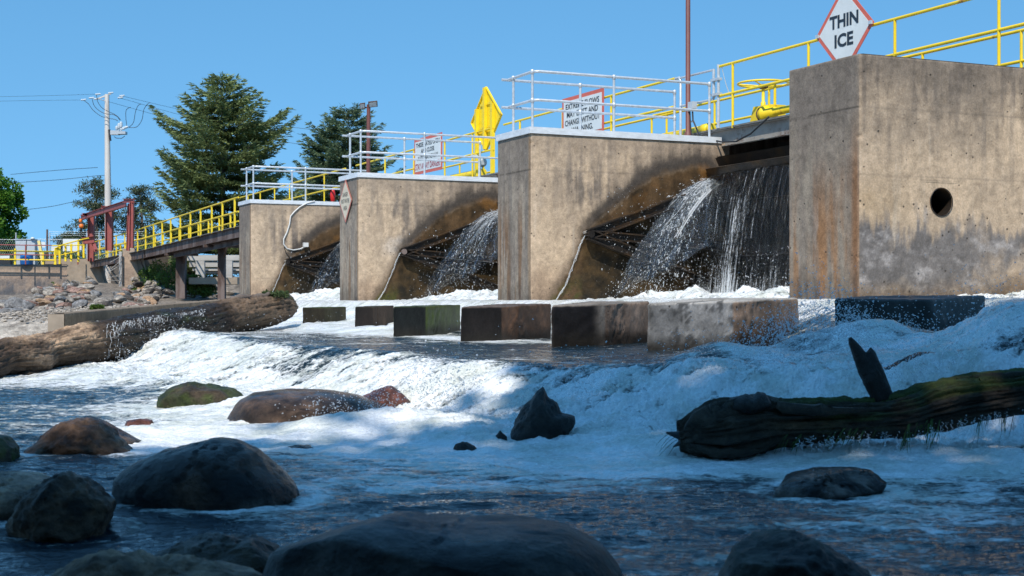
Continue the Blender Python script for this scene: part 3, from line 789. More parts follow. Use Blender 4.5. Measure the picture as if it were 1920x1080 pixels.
def curb_tone(s, z):
    n1, n2, n3 = conc_noise(s, z, 2.2)
    t = mixc((.29, .225, .16), (.20, .155, .11), np.clip(.5+n1+.6*n3, 0, 1))
    return mixc(t, (.09, .06, .03), sst(.02, -.16, z+.18-s*.016)*.5), np.full(s.size, .1)
cA, cB = W(121, 588, 30), W(425, 562, 47)
curb = thing("concrete_curb", (cA.x, cA.y, -1.2), "low tan concrete curb wall running behind the fallen log", "curb wall")
wall_obj("wall_face", cA, cB, .35, -1.2, curb_tone, parent=curb, step=.05)

# ================================================================ PIERS
def zb_curve(t):   # upper edge of the stained band swept by the gate arm
    return np.interp(t, [0, .35, .75, 1.1, 1.65, 2.23, 2.83, 3.56, 3.95, 4.3], [-.25, .0, .55, 1.30, 1.78, 2.22, 2.56, 2.74, 2.66, 2.45])
def arm_line(t): return 1.31 + (t-1.1)*(2.35-1.31)/(4.05-1.1)
def pier_tone(i, face, s, z):
    """face 0 nose, 1 side; s metres along the face; returns tone, wet"""
    sd = i*13.7 + face*5.1
    n1 = fb(s*.9+sd, z*.8, sd, 5, .6); n2 = fb(s*6+sd, z*.7, sd+2, 5, .6); n3 = fb(s*9, z*9, sd+5, 4, .7); n4 = fb(s*2.2+sd, z*2.0, sd+8, 5, .65)
    drip = fb(s*3.5+sd, z*.35, sd+12, 4, .6)
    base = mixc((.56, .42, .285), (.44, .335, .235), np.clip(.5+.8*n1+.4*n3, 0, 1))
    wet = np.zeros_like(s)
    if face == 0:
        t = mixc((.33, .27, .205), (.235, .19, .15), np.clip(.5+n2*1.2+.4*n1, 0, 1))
        t = mixc(t, (.18, .15, .125), sst(2.0, 2.6, z)*.6)                       # greyer above the joint
        if i == 0:
            t = mixc(t, (.33, .16, .065), sst(-.15, .6, drip+.1)*sst(2.1, .9, z)*sst(-.5, .2, z)*.85)
            t = mixc(t, (.26, .12, .05), np.exp(-((s-1.42)/.09)**2)*sst(2.7, 1.5, z)*.8)
            t = mixc(t, (.38, .33, .28), sst(.25, .5, n2)*sst(1.7, .8, z)*.5)
        else:
            t = mixc(t, (.17, .085, .035), sst(.12, .42, fb(s*5+sd, z*.25, sd+3, 4, .6))*sst(2.3, 1.2, z)*.75)
            t = mixc(t, (.16, .14, .12), sst(.1, .4, fb(s*7+sd, z*.3, sd+7, 4))*.5)
            t = mixc(t, (.30, .18, .08), np.exp(-((s-1.46)/.06)**2)*.6)
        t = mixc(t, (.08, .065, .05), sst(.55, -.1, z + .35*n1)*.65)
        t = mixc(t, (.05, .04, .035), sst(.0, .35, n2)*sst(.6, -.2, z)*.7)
        j = np.abs(z-2.47-.01*n3 - .008*s)
        t = mixc(t, (.06, .05, .04), sst(.016, .004, j)*.8)
    else:
        t = base
        t = mixc(t, (.21, .17, .135), sst(.15, .75, fb(s*4.5+sd, z*.28, sd+21, 5, .62))*sst(.9, 2.4, z)*.62)
        t = mixc(t, (.60, .52, .42), sst(.35, .8, fb(s*6.5+sd, z*.4, sd+33, 4, .6))*sst(2.9, 1.5, z)*.45)
        for zl in (.75, 1.62, 2.48): t = mixc(t, (.20, .16, .12), sst(.014, .003, np.abs(z-zl-.006*n3))*.35)
        t = mixc(t, (.53, .40, .28), np.exp(-((s-.06)/.12)**2)*.5)               # pale arris by the corner
        t = mixc(t, (.24, .19, .15), sst(2.55, 3.1, z+.25*n2)*.45)
        if i == 0:
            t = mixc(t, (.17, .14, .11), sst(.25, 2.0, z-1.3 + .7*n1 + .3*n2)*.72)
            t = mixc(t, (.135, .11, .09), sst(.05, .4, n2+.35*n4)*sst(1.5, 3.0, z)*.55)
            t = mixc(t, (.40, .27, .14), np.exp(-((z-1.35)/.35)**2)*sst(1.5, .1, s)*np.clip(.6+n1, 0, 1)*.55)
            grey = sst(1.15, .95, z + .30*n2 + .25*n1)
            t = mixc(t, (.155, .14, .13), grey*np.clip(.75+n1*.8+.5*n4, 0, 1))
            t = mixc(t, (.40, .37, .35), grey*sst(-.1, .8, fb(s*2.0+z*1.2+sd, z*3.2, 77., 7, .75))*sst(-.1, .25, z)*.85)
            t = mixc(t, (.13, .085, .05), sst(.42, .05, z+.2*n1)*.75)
            t = mixc(t, (.33, .27, .2), sst(.1, .5, n3+.3*n1)*sst(.45, -.1, z)*.5)
            j = np.abs(z-1.62+.03*s-.01*n3)
            t = mixc(t, (.2, .15, .11), sst(.012, .002, j)*.4*sst(2.6, 1.0, s))
        else:
            blot = np.exp(-((s-1.15)/.55)**2)*np.exp(-((z-2.25)/.55)**2)
            t = mixc(t, (.17, .14, .115), np.clip(blot*1.7*np.clip(.5+1.1*n2+.5*n4, 0, 1), 0, 1)*.9)
            t = mixc(t, (.27, .22, .17), sst(.25, .8, n2)*sst(.8, 1.8, z)*.5)
            if i == 2:
                t = mixc(t, (.17, .135, .105), np.exp(-((s-2.3)/.35)**2)*sst(.9, 1.6, z)*sst(2.5, 2.0, z)*np.clip(.4+1.5*n2, 0, 1)*.8)
                t = mixc(t, (.52, .49, .46), np.exp(-((s-1.3)/.5)**2-((z-1.45)/.25)**2)*np.clip(.5+1.4*n4, 0, 1)*.9)
            if i == 3:
                t = mixc(t, (.17, .14, .12), np.exp(-((s-1.4)/.7)**2-((z-1.9)/.4)**2)*np.clip(.3+1.6*n2, 0, 1)*.8)
            t = mixc(t, (.23, .15, .10), sst(.9, .2, z+.3*n1)*sst(.9, .2, s)*.55)
            zz = zb_curve(s) + .10*n1 + .05*n4
            above = z - zz
            t = mixc(t, (.15, .12, .095), sst(.85+.3*n2, .15, above)*sst(-.12, .0, above)*sst(1.2, 2.0, s)*.7)
            t = mixc(t, (.05, .042, .036), sst(.42+.22*n2+.1*n4, .12, above)*sst(-.12, .0, above)*sst(.6, 1.4, s)*.92)
            t = mixc(t, (.12, .085, .06), sst(.45, .0, above)*sst(1.3, .5, s)*.8)
            inside = sst(.09, -.13, above + .05*n3)
            brown = mixc((.115, .070, .035), (.035, .026, .016), np.clip(.4+1.1*n1+.7*n4+.25*n2, 0, 1))
            brown = mixc(brown, (.17, .085, .028), sst(.05, .5, n1-.2*n4)*sst(1.6, 2.4, z)*.9)
            brown = mixc(brown, (.05, .065, .012), sst(.7, .0, z+.4*n4)*sst(-.35, .25, n4)*.8)
            t = t*(1-inside[..., None]) + brown*inside[..., None]
            # bare concrete strip below the rising edge, left of the trunnion
            under = sst(.0, -.12, z-arm_line(s))*sst(1.0, 1.15, s)
            t = mixc(t, mixc((.075, .048, .022), (.02, .017, .012), np.clip(.5+n4+n1, 0, 1)), under*inside)
            wet = inside*.85
    t = t*(1+.10*n3)[..., None]
    return np.clip(t, .004, .9), np.clip(wet + .25*sst(.3, -.3, z), 0, 1)
PIER_LABEL = ["nearest concrete dam pier with a round hole in its side and orange stained nose",
              "second dam pier with a metal cap, beside the big veil of falling water",
              "third dam pier carrying a small diamond danger sign on its nose",
              "farthest and smallest dam pier with a white conduit looping down its side"]
PIERS = []
def pier_pt(i, n, v, z):      # n upstream from the nose line, v along the dam from the visible side face
    c = P_C[i]; return Vector((c.x+U.x*n+D.x*v, c.y+U.y*n+D.y*v, z))
for i in range(4):
    c = P_C[i]; wid = 1.5; L = 7.5 if i == 0 else 4.28; zb = -1.6
    root = thing("dam_pier", (c.x, c.y, zb), PIER_LABEL[i], "dam pier", "concrete piers of the dam")
    PIERS.append(root)
    st = [.022, .03, .04, .05][i]
    # plan path: along the nose (from far corner to near corner), rounded arris, along the side, back end
    path = []; rad = .03
    for s in np.arange(0, wid-rad, st): path.append((0, wid-s, 0, s))
    for a in np.linspace(0, math.pi/2, 5): path.append((rad-rad*math.cos(a), rad-rad*math.sin(a), 0 if a < .7 else 1, wid if a < .7 else 0.0))
    for s in np.arange(rad+st, L, st): path.append((s, 0, 1, s))
    path.append((L, 0, 1, L))
    for a in np.linspace(0.2, 1.0, 5): path.append((L+.22*math.sin(a*math.pi/2), .22*(1-math.cos(a*math.pi/2)), 1, L+.1*a))
    path.append((L+.22, wid, 1, L+.4)); path.append((0, wid, 0, 0.0))
    path = np.array(path)
    zr = np.concatenate([np.arange(zb, -.4, .1), np.arange(-.4, ZT-.02, st), [ZT-.012, ZT]])
    nr, nc = len(zr)+2, len(path)
    Nn = np.broadcast_to(path[:, 0], (nr, nc)).copy(); Vv = np.broadcast_to(path[:, 1], (nr, nc)).copy()
    Zz = np.concatenate([zr, [ZT+.001, ZT+.001]])[:, None]*np.ones((1, nc))
    # top: draw in to the centre line
    Nn[-3] += .012*np.where(path[:, 2] < .5, 1, 0); Vv[-3] += .012*(path[:, 2] > .5)*(path[:, 0] < L)
    Nn[-1] = np.clip(Nn[-1], .5, L-.5); Vv[-1] = wid/2
    Nn[-2] = np.clip(Nn[-2], .05, L-.05)
    S = np.broadcast_to(path[:, 3], (nr, nc)); Fc = np.broadcast_to(path[:, 2], (nr, nc))
    rg = .004*fbm(S*6+Fc*50, Zz*6, i*3., 4, .7)
    if i > 0:   # the arm recess: wall steps back a little under the swept edge
        rg = rg + 0*rg
    Vv = Vv + np.where(Fc > .5, -rg, 0); Nn = Nn + np.where(Fc < .5, rg, 0)
    near_ar = (np.broadcast_to(path[:, 0], (nr, nc)) < .045)*(np.broadcast_to(path[:, 1], (nr, nc)) < .045)
    chip = .004 + .022*sst(.25, .9, fb(Zz*4.5+i*3, 0*Zz, i*2.+40, 5, .7))
    Nn = Nn + near_ar*chip; Vv = Vv + near_ar*chip
    X = c.x + U.x*Nn + D.x*Vv; Y = c.y + U.y*Nn + D.y*Vv
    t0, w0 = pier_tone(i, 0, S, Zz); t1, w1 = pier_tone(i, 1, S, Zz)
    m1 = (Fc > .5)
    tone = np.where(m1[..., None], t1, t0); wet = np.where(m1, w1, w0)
    tone[-2:] = (.33, .27, .2)
    V = np.stack([X, Y, Zz], -1)
    if i == 0:
        # round pipe hole: faces inside a square are replaced by a ring that ends on the circle
        hn, hz, hr = 1.325, 1.305, .178
        me = bpy.data.meshes.new("body")
        ii, jj = np.meshgrid(np.arange(nr-1), np.arange(nc-1), indexing='ij')
        q = np.stack([ii*nc+jj, ii*nc+jj+1, (ii+1)*nc+jj+1, (ii+1)*nc+jj], -1).reshape(-1, 4)
        nq, zq, fq = Nn.ravel()[q].mean(1), Zz.ravel()[q].mean(1), Fc.ravel()[q].mean(1)
        half = .26
        inside = (np.abs(nq-hn) < half) & (np.abs(zq-hz) < half) & (fq > .5) & (Vv.ravel()[q].mean(1) < .1)
        q = q[~inside]
        rv, rt, rw, rq = [], [], [], []
        K = 72; rings = 7; base = nr*nc
        for a in range(K):
            an = 2*math.pi*a/K; ca, sa = math.cos(an), math.sin(an)
            sq = (half+st)/max(abs(ca), abs(sa))
            for k in range(rings):
                rr = hr + (sq-hr)*k/(rings-1)
                n_, z_ = hn+ca*rr, hz+sa*rr
                rv.append((c.x+U.x*n_+D.x*.004, c.y+U.y*n_+D.y*.004, z_))
                tt, ww = pier_tone(0, 1, np.array([n_]), np.array([z_])); rt.append(tt[0]); rw.append(ww[0])
        for a in range(K):
            b2 = (a+1) % K
            for k in range(rings-1): rq.append((base+a*rings+k, base+a*rings+k+1, base+b2*rings+k+1, base+b2*rings+k))
        VV = np.concatenate([V.reshape(-1, 3), np.array(rv)]); TT = np.concatenate([tone.reshape(-1, 3), np.array(rt)]); WWt = np.concatenate([wet.ravel(), np.array(rw)])
        body = tri_obj("body", VV, np.concatenate([q, np.array(rq)]), "concrete", parent=root, tone=TT, wet=WWt)
        mb = MB(); 
        vs = []
        for k, dpt in enumerate((0.0, .02, .75)):
            for a in range(48):
                an = 2*math.pi*a/48
                r_ = hr+.004 if k else hr+.012
                vs.append(pier_pt(0, hn+math.cos(an)*r_, dpt-.004*(k == 0), hz+math.sin(an)*r_))
        mb.add(vs, [(k*48+a, k*48+(a+1) % 48, (k+1)*48+(a+1) % 48, (k+1)*48+a) for k in range(2) for a in range(48)], True)
        mb.add(vs[-48:], [tuple(range(48))])
        mb.build("pipe_sleeve", "dark steel", root)  # dark material puts the shade inside the hole into its colour
        mb = MB(); mb.tube([pier_pt(0, hn+math.cos(a)*(hr+.006), -.004, hz+math.sin(a)*(hr+.006)) for a in np.linspace(0, 2*math.pi, 48, endpoint=False)], .007, 6, closed=True)
        mb.build("pipe_rim", "dark steel", root)
    else:
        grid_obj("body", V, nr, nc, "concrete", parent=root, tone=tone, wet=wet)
        # lighter metal cap strip
        mb = MB(); z0, z1 = ZT+.004, ZT+.125
        ov = .03
        a, b, c_, d_ = (pier_pt(i, -ov, wid+ov, 0), pier_pt(i, -ov, -ov, 0), pier_pt(i, 4.2, -ov, 0), pier_pt(i, 4.2, wid+ov, 0))
        mb.prism([p+Z*z0 for p in (a, b, c_, d_)], Z*(z1-z0))
        mb.build("metal_cap", "galvanised cap", root)
    # part of the pier that runs on under the walkway
    mb = MB()
    mb.prism([pier_pt(i, L+.05, .2, zb), pier_pt(i, L+.05, wid-.1, zb), pier_pt(i, L+3.2, wid-.1, zb), pier_pt(i, L+3.2, .2, zb)], Z*(2.85-zb))
    mb.build("upstream_part", "plain concrete", root)

# ================================================================ GATES
BAY = {0: 9.6-1.5, 1: (P_C[2]-P_C[1]).length-1.5, 2: (P_C[3]-P_C[2]).length-1.5, 3: 5}
TN, TZ, GR = 1.15, 1.28, 3.30       # trunnion and radius of the gate skin
def gate(i, lab):
    """gate standing in the bay in front of (nearer than) pier i, whose visible side face bounds it"""
    bay = (P_C[i]-P_C[i-1]).length-1.5
    root = thing("dam_gate", pier_pt(i, 0, 0, -.5), lab, "dam gate", "curved steel gates between the piers")
    vs, fs = [], []
    angs = np.linspace(-.60, .50, 26)
    for k, a in enumerate(angs):
        for v in (-.03, -bay+.03):
            vs.append(pier_pt(i, TN+GR*math.cos(a), v, TZ+GR*math.sin(a)))
    fs = [(2*k, 2*k+1, 2*k+3, 2*k+2) for k in range(len(angs)-1)]
    mb = MB(); mb.add(vs, fs, True)
    vs2 = [pier_pt(i, TN+(GR+.05)*math.cos(a), v, TZ+(GR+.05)*math.sin(a)) for a in angs for v in (-.03, -bay+.03)]
    mb.add(vs2, [f[::-1] for f in fs], True)
    mb.build("skin_plate", "dark steel", root)
    for a in (-.42, -.1, .2, .44):
        mb = MB(); p = pier_pt(i, TN+(GR-.17)*math.cos(a), -.05, TZ+(GR-.17)*math.sin(a)); q = pier_pt(i, TN+(GR-.17)*math.cos(a), -bay+.05, TZ+(GR-.17)*math.sin(a))
        rad = U*math.cos(a)+Z*math.sin(a); tan = -U*math.sin(a)+Z*math.cos(a)
        mb.box((p+q)/2, ((q-p).length/2, .15, .02), (D, rad, tan)); mb.box((p+q)/2-rad*.14, ((q-p).length/2, .012, .09), (D, rad, tan))
        mb.build("cross_beam", "dark steel", root)
    for v in (-.16, -bay+.16):
        for a, th in ((.335, .09), (-.06, .07), (-.34, .09)):
            mb = MB(); p = pier_pt(i, TN, v, TZ); q = pier_pt(i, TN+(GR-.05)*math.cos(a), v, TZ+(GR-.05)*math.sin(a))
            ax = (q-p).normalized(); tn = D.cross(ax)
            mb.box((p+q)/2, ((q-p).length/2, .012, th), (ax, D, tn))
            for sgn in (-1, 1): mb.box((p+q)/2+tn*th*sgn, ((q-p).length/2, .08, .012), (ax, D, tn))
            mb.build("gate_arm", "dark steel", root)
        mb = MB(); mb.lathe(pier_pt(i, TN, v-.10, TZ), [(.07, 0), (.07, .05), (.045, .05), (.045, .18)], 18, D)
        mb.build("trunnion", "rusty steel" if i == 2 else "dark steel", root)
        for a0, n1_, n2_ in ((0, 1.6, 2.6),):
            mb = MB(); p = pier_pt(i, TN+1.75*math.cos(.335), v, TZ+1.75*math.sin(.335)); q = pier_pt(i, TN+1.9*math.cos(.34), v, TZ-1.9*math.sin(.34))
            mb.tube([p, q], .04, 6); mb.build("strut", "dark steel", root)
    # seal strip fixed to the pier wall
    mb = MB(); p = pier_pt(i, 1.10, -.035, arm_line(1.1)); q = pier_pt(i, 4.12, -.035, arm_line(4.12)); ax = (q-p).normalized(); tn = D.cross(ax)
    mb.box((p+q)/2, ((q-p).length/2, .035, .022), (ax, D, tn))
    mb.build("wall_strip", "deck steel" if i != 2 else "dark steel", root)
    return root
gate(1, "curved steel gate behind the big veil of falling water")
gate(2, "dark steel gate frame with a round pivot, between second and third piers")
gate(3, "dark steel gate frame beside the farthest pier")

# falling water of the near bay
def fall_sheet():
    i = 1; bay = (P_C[1]-P_C[0]).length-1.5
    nu, nv = 260, 150
    u = np.linspace(0, bay-.02, nu); v = np.linspace(0, 1, nv)
    Uu, Vv = np.meshgrid(u, v, indexing='ij')
    # crest at n 4.15, z 2.92, following the round skin and then falling free
    zc = 2.90; drop = Vv**1.1*(zc+.1)
    n = 4.62 - .52*np.clip(Vv*6, 0, 1) - .42*np.sqrt(np.maximum(drop, 0))*1.0
    n = n + .05*fbm(Uu*3, Vv*1.5, 0., 4, .6)*sst(0, .3, Vv) 
    z = zc - drop + .03*fbm(Uu*2, Vv*3, 5., 3)
    lean = .10*np.sqrt(drop)
    X = P_C[i].x + U.x*n - D.x*(Uu+.02); Y = P_C[i].y + U.y*n - D.y*(Uu+.02)
    foam = .22 + .24*fbm(Uu*1.7, Vv*1.1, 9., 4, .65) + .25*sst(.7, 1.0, Vv) + .18*np.exp(-((Uu-1.3)/.35)**2)*sst(.15, .4, Vv) + .38*np.exp(-((Vv-.055-.03*fbm(Uu*3,0.*Uu,3.,3))/.022)**2)*sst(1.0, 2.2, Uu) - .1*sst(.5, 0, Uu)
    r = thing("falling_water", pier_pt(1, 4, 0, 0), "wide dark veil of water with white streaks falling over the gate, right bay", "waterfall")
    grid_obj("water_sheet", np.stack([X, Y, z], -1), nu, nv, "falling water", parent=r, extra={"uvu": Uu, "uvv": Vv*3, "foam": foam})
    # the water arriving over the crest
    n2 = 20; vv = np.linspace(0, 1, n2); U2, V2 = np.meshgrid(u, vv, indexing='ij')
    nn = 4.62 + V2*2.6; z2 = zc + .03*V2 + .012*fbm(U2*3, V2*5, 2., 3)
    X = P_C[i].x + U.x*nn - D.x*(U2+.02); Y = P_C[i].y + U.y*nn - D.y*(U2+.02)
    grid_obj("crest_water", np.stack([X, Y, z2], -1), nu, n2, "river water", parent=r, extra={"foam": np.zeros(X.size), "chop": np.zeros(X.size)})
    return r
FALL = fall_sheet()
rs = np.random.RandomState(5)
def jet(name, p0, v0, tmax, r0, lab, seed, spread=.12, n=40, wob=.02):
    """bundle of broken water strings on ballistic paths"""
    mb = MB(); q = np.random.RandomState(seed)
    for k in range(n):
        v = Vector(v0) + Vector(q.normal(size=3)*spread); t0 = q.uniform(0, .4)*tmax; t1 = t0 + q.uniform(.15, .6)*tmax
        pts = []; ph = q.uniform(0, 9); m = 14
        for j in range(m):
            t = t0 + (min(t1, tmax)-t0)*j/(m-1)
            w = Vector((math.sin(ph+t*31), math.cos(ph*2+t*27), 0))*wob*t/tmax*3
            pts.append(Vector(p0) + v*t + Vector((0, 0, -4.9*t*t)) + w)
        rr = r0*q.uniform(.4, 1.3)
        mb.tube(pts, [rr*max(.15, math.sin(math.pi*(j+.5)/m))*(1+.5*math.sin(j*2.3+ph)) for j in range(m)], 5, caps=False)
    o = mb.build(name, "spray", None, p0)
    return tag(o, lab, "spray", kind="stuff")
# jets leaving the gate ends and running down the pier faces
for i, nseed, rr in ((1, 11, .0050), (2, 12, .0058), (3, 13, .006)):
    p = pier_pt(i, 4.02, -.22, 2.36)
    jet("water_jet", p, -U*2.1 - D*.15 + Z*.25, .62, rr, "thrown string of white water leaving the gate end", nseed, .24, 12)
    jet("water_jet", p, -U*2.7 - D*.1 + Z*.35, .72, rr*.8, "thin strings of white water crossing the pier side", nseed+5, .3, 10)
def trickle(i, lab):
    q = np.random.RandomState(i+70); mb = MB()
    k_ = [(1.12, 1.26), (1.02, 1.10), (.92, .82), (.78, .50), (.68, .28), (.5, .02), (.34, -.12)]
    for s_ in range(6):
        pts = []
        for u in np.linspace(0, 1, 30):
            j = min(5, int(u*6)); f = u*6-j; n_ = k_[j][0]*(1-f)+k_[j+1][0]*f; z_ = k_[j][1]*(1-f)+k_[j+1][1]*f
            pts.append(pier_pt(i, n_+q.normal()*.012, -.04-abs(q.normal())*.015, z_))
        mb.tube(pts, [.0015+.006*max(0, math.sin(u*1.7+s_*2))*q.uniform(.2, 1) for u in range(30)], 5, caps=False)
    o = mb.build("trickle", "spray", None, pier_pt(i, 1, 0, 1)); tag(o, lab, "trickle", kind="stuff")
trickle(1, "thin white trickle curving down from the gate pivot of the second pier"); trickle(2, "thin white trickle curving down from the gate pivot of the third pier"); trickle(3, "thin white trickle down the farthest pier")
def torn_veil(i, seed, lab):
    nu, nv = 90, 90
    A_, T_ = np.meshgrid(np.linspace(0, 1, nu), np.linspace(0, 1, nv), indexing='ij')
    p = pier_pt(i, 4.10, -.16, 2.40)
    fr = fbm(A_*5+seed, T_*2, seed*1., 4, .6)
    tt = T_*(.50+.24*A_)*(1+.10*fr)
    sp = .55 + 2.7*A_ + .35*fr
    n_ = 4.10 - sp*tt; v_ = -.16 - (.9-.75*A_)*tt - .10*fbm(A_*3, T_*3, seed+5., 4)*T_
    z_ = 2.40 + (.15+.45*A_)*tt - 4.9*tt*tt + .05*fr*T_
    X = P_C[i].x+U.x*n_+D.x*v_; Y = P_C[i].y+U.y*n_+D.y*v_
    hole = fbm(A_*9+seed, T_*3.5, seed+9., 5, .65)
    foam = .46 + .55*hole - .62*T_*T_ - .18*sst(.12, 0, A_)
    o = grid_obj("torn_veil", np.stack([X, Y, z_], -1), nu, nv, "falling water", loc=p, extra={"uvu": A_*2.2, "uvv": T_*2.0, "foam": foam})
    tag(o, lab, "water veil", kind="stuff")
torn_veil(1, 3, "torn translucent veil of water off the gate end, right bay"); torn_veil(2, 8, "torn veil of water off the gate end, middle bay"); torn_veil(3, 12, "torn veil of water off the gate end, far bay")
mb = MB()
q = np.random.RandomState(4)
for k in range(3):   # the thick clear tongue at the gate end
    off = q.uniform(-1, 1)*.06
    pts = [pier_pt(1, 4.08 - 1.05*t - .12*t*t, -.30+off-.15*t, 2.36 - 0.35*t - .78*t*t + off*.5) for t in np.linspace(0, 1, 16)]
    mb.tube(pts, [.007+.010*math.sin(math.pi*min(1, .2+t)) for t in np.linspace(0, .8, 16)], 6, caps=False)
o = mb.build("water_tongue", "spray", None, pier_pt(1, 4, 0, 2)); tag(o, "bright tongue of water pouring off the gate end", "spray", kind="stuff")
def spray_box(name, i, n0, n1, v0, v1, z0, z1, cnt, rmin, rmax, lab, seed, pw=1.0):
    q = np.random.RandomState(seed)
    n_ = q.uniform(n0, n1, cnt); v_ = q.uniform(v0, v1, cnt); z_ = z0 + (z1-z0)*q.uniform(0, 1, cnt)**pw
    P = np.stack([P_C[i].x+U.x*n_+D.x*v_, P_C[i].y+U.y*n_+D.y*v_, z_], 1)
    r = rmin + (rmax-rmin)*q.uniform(0, 1, cnt)**4
    dirs = q.normal(size=(cnt, 3))*.4 + np.array([0, 0, -1.]); dirs /= np.linalg.norm(dirs, axis=1)[:, None]
    return drops(name, P, r, dirs, 1+q.uniform(0, 1.6, cnt), lab)
def jet_drops(i, cnt, seed, rmax):
    q = np.random.RandomState(seed); p = np.array(pier_pt(i, 4.02, -.22, 2.36))
    v = np.array(-U*2.3 - D*.12 + Z*.3)[None] + q.normal(size=(cnt, 3))*.42
    t = q.uniform(0.05, 1, cnt)*.74; P = p + v*t[:, None]; P[:, 2] -= 4.9*t*t
    vel = v.copy(); vel[:, 2] -= 9.8*t; vel /= np.linalg.norm(vel, axis=1)[:, None]
    drops("jet_drops", P, .002+rmax*q.uniform(0, 1, cnt)**3, vel, 1+q.uniform(0, 4, cnt), ["", "dense cloud of drops thrown off the gate end, right bay", "cloud of drops thrown off the gate end, middle bay", "cloud of drops thrown off the gate end, far bay"][i])
jet_drops(1, 3200, 61, .0075); jet_drops(2, 1400, 62, .008); jet_drops(3, 800, 63, .008)
spray_box("water_spray", 1, 1.4, 4.0, -1.2, -.05, .1, 2.2, 1100, .0025, .009, "fine drops flying below the gate arm, right bay", 1, 1.6)
spray_box("water_spray", 1, 2.8, 3.6, -8., -.4, .25, 1.0, 1300, .0025, .009, "drops bouncing where the big veil lands", 2, 1.8)
spray_box("water_spray", 2, 1.3, 4.0, -1.6, -.05, .1, 1.9, 800, .003, .011, "fine drops in the dark middle bay", 3, 1.5)
spray_box("water_spray", 3, 1.0, 4.0, -2., -.05, .1, 1.7, 650, .003, .012, "fine drops in the far bay", 4, 1.5)
# foam heaped at the foot of the gates
def heap(name, i, n0, n1, v0, v1, zbase, h, seed, lab):
    nu, nv = 150, 70
    a = np.linspace(0, 1, nu); b = np.linspace(0, 1, nv); A_, B_ = np.meshgrid(a, b, indexing='ij')
    v_ = v0 + (v1-v0)*A_; n_ = n0 + (n1-n0)*B_
    prof = np.sin(np.pi*np.clip(B_, 0, 1))**.7*np.clip(sst(0, .06, A_)*sst(1, .94, A_)*1.0 + .25, 0, 1)
    f = fbm(v_*1.3+seed, n_*1.6, seed, 3); l = fbm(v_*5+seed, n_*5, seed+3., 6, .62, kind=2)
    z = zbase + h*prof*(.75+.55*f) + .10*l*prof
    n_ = n_ + .12*fbm(v_*4, z*6, seed+7., 4, .6)*prof
    X = P_C[i].x+U.x*n_+D.x*v_; Y = P_C[i].y+U.y*n_+D.y*v_
    foam = .86 + .30*l + .2*f
    o = grid_obj(name, np.stack([X, Y, z], -1), nu, nv, "river water", loc=pier_pt(i, n0, v0, zbase), extra={"foam": foam.ravel(), "chop": np.ones(X.size)})
    return tag(o, lab, "foam", kind="stuff")
heap("foam", 1, .9, 3.6, -8.1, -.9, -.15, .42, 3., "heaped white foam at the foot of the big veil")
heap("foam", 2, .6, 3.6, -8.9, -1.0, -.15, .50, 9., "heaped white foam in the middle bay")
heap("foam", 3, .2, 3.6, -9., -1.2, -.15, .60, 15., "heaped white foam in the far bay")

# ================================================================ WALKWAY
E0 = pier_pt(1, 4.2, 0, 0)          # start of the downstream edge of the deck
def zdeck(s): return float(np.interp(s, [-50, 12, 39.6, 62.6, 83.5, 90], [3.47, 3.47, 3.39, 3.08, 2.93, 2.93]))
def dk_pt(s, n=0.0, z=0.0):
    return Vector((E0.x+D.x*s+U.x*n, E0.y+D.y*s+U.y*n, zdeck(s)+z))
DECK_W = 1.55
deck = thing("walkway_deck", dk_pt(0, 0, -.5), "steel grating walkway deck with rusty side beams running along the dam", "walkway")
def beam(name, s0, s1, n, z0, z1, mat, fl=.09, step=6.0):
    mb = MB(); k = max(1, int((s1-s0)/step)); ss = np.linspace(s0, s1, k+1)
    for a, b in zip(ss[:-1], ss[1:]):
        p, q = dk_pt(a, n, 0), dk_pt(b, n, 0)
        mb.prism([p+Z*z0, p+Z*z1, p+U*.012+Z*z1, p+U*.012+Z*z0], q-p)
        for zz in (z0, z1-.014):
            mb.prism([p-U*fl+Z*zz, p+U*0.0+Z*zz, p+U*0.0+Z*(zz+.014), p-U*fl+Z*(zz+.014)], q-p)
    return mb.build(name, mat, deck)
mb = MB()
for a, b in ((-30, 12), (12, 39.6), (39.6, 62.6), (62.6, 84)):
    p, q = dk_pt(a), dk_pt(b)
    mb.prism([p-U*.02, p+U*DECK_W, p+U*DECK_W-Z*.035, p-U*.02-Z*.035], q-p)
mb.build("grating", "grating", deck)
beam("side_beam", -30, 19, 0.10, -.37, -.04, "deck steel")
beam("side_beam", 19.2, 61.8, 0.10, -.50, -.04, "rusty steel")
beam("side_beam", 62.2, 84, 0.10, -.50, -.04, "rusty steel")
beam("side_beam", -30, 84, DECK_W-.1, -.37, -.04, "rusty steel")
beam("lower_beam", 37, 55, 0.35, -.78, -.52, "rusty steel")
# dark steel headwall beam of the near bay, above the crest
hb = MB(); a, b = pier_pt(1, 5.6, 0, 2.92), pier_pt(1, 5.6, -8.1, 2.92)
hb.box((a+b)/2+Z*.15, ((b-a).length/2, .05, .16), (D, U, Z)); hb.build("cross_tie", "dark steel", deck)

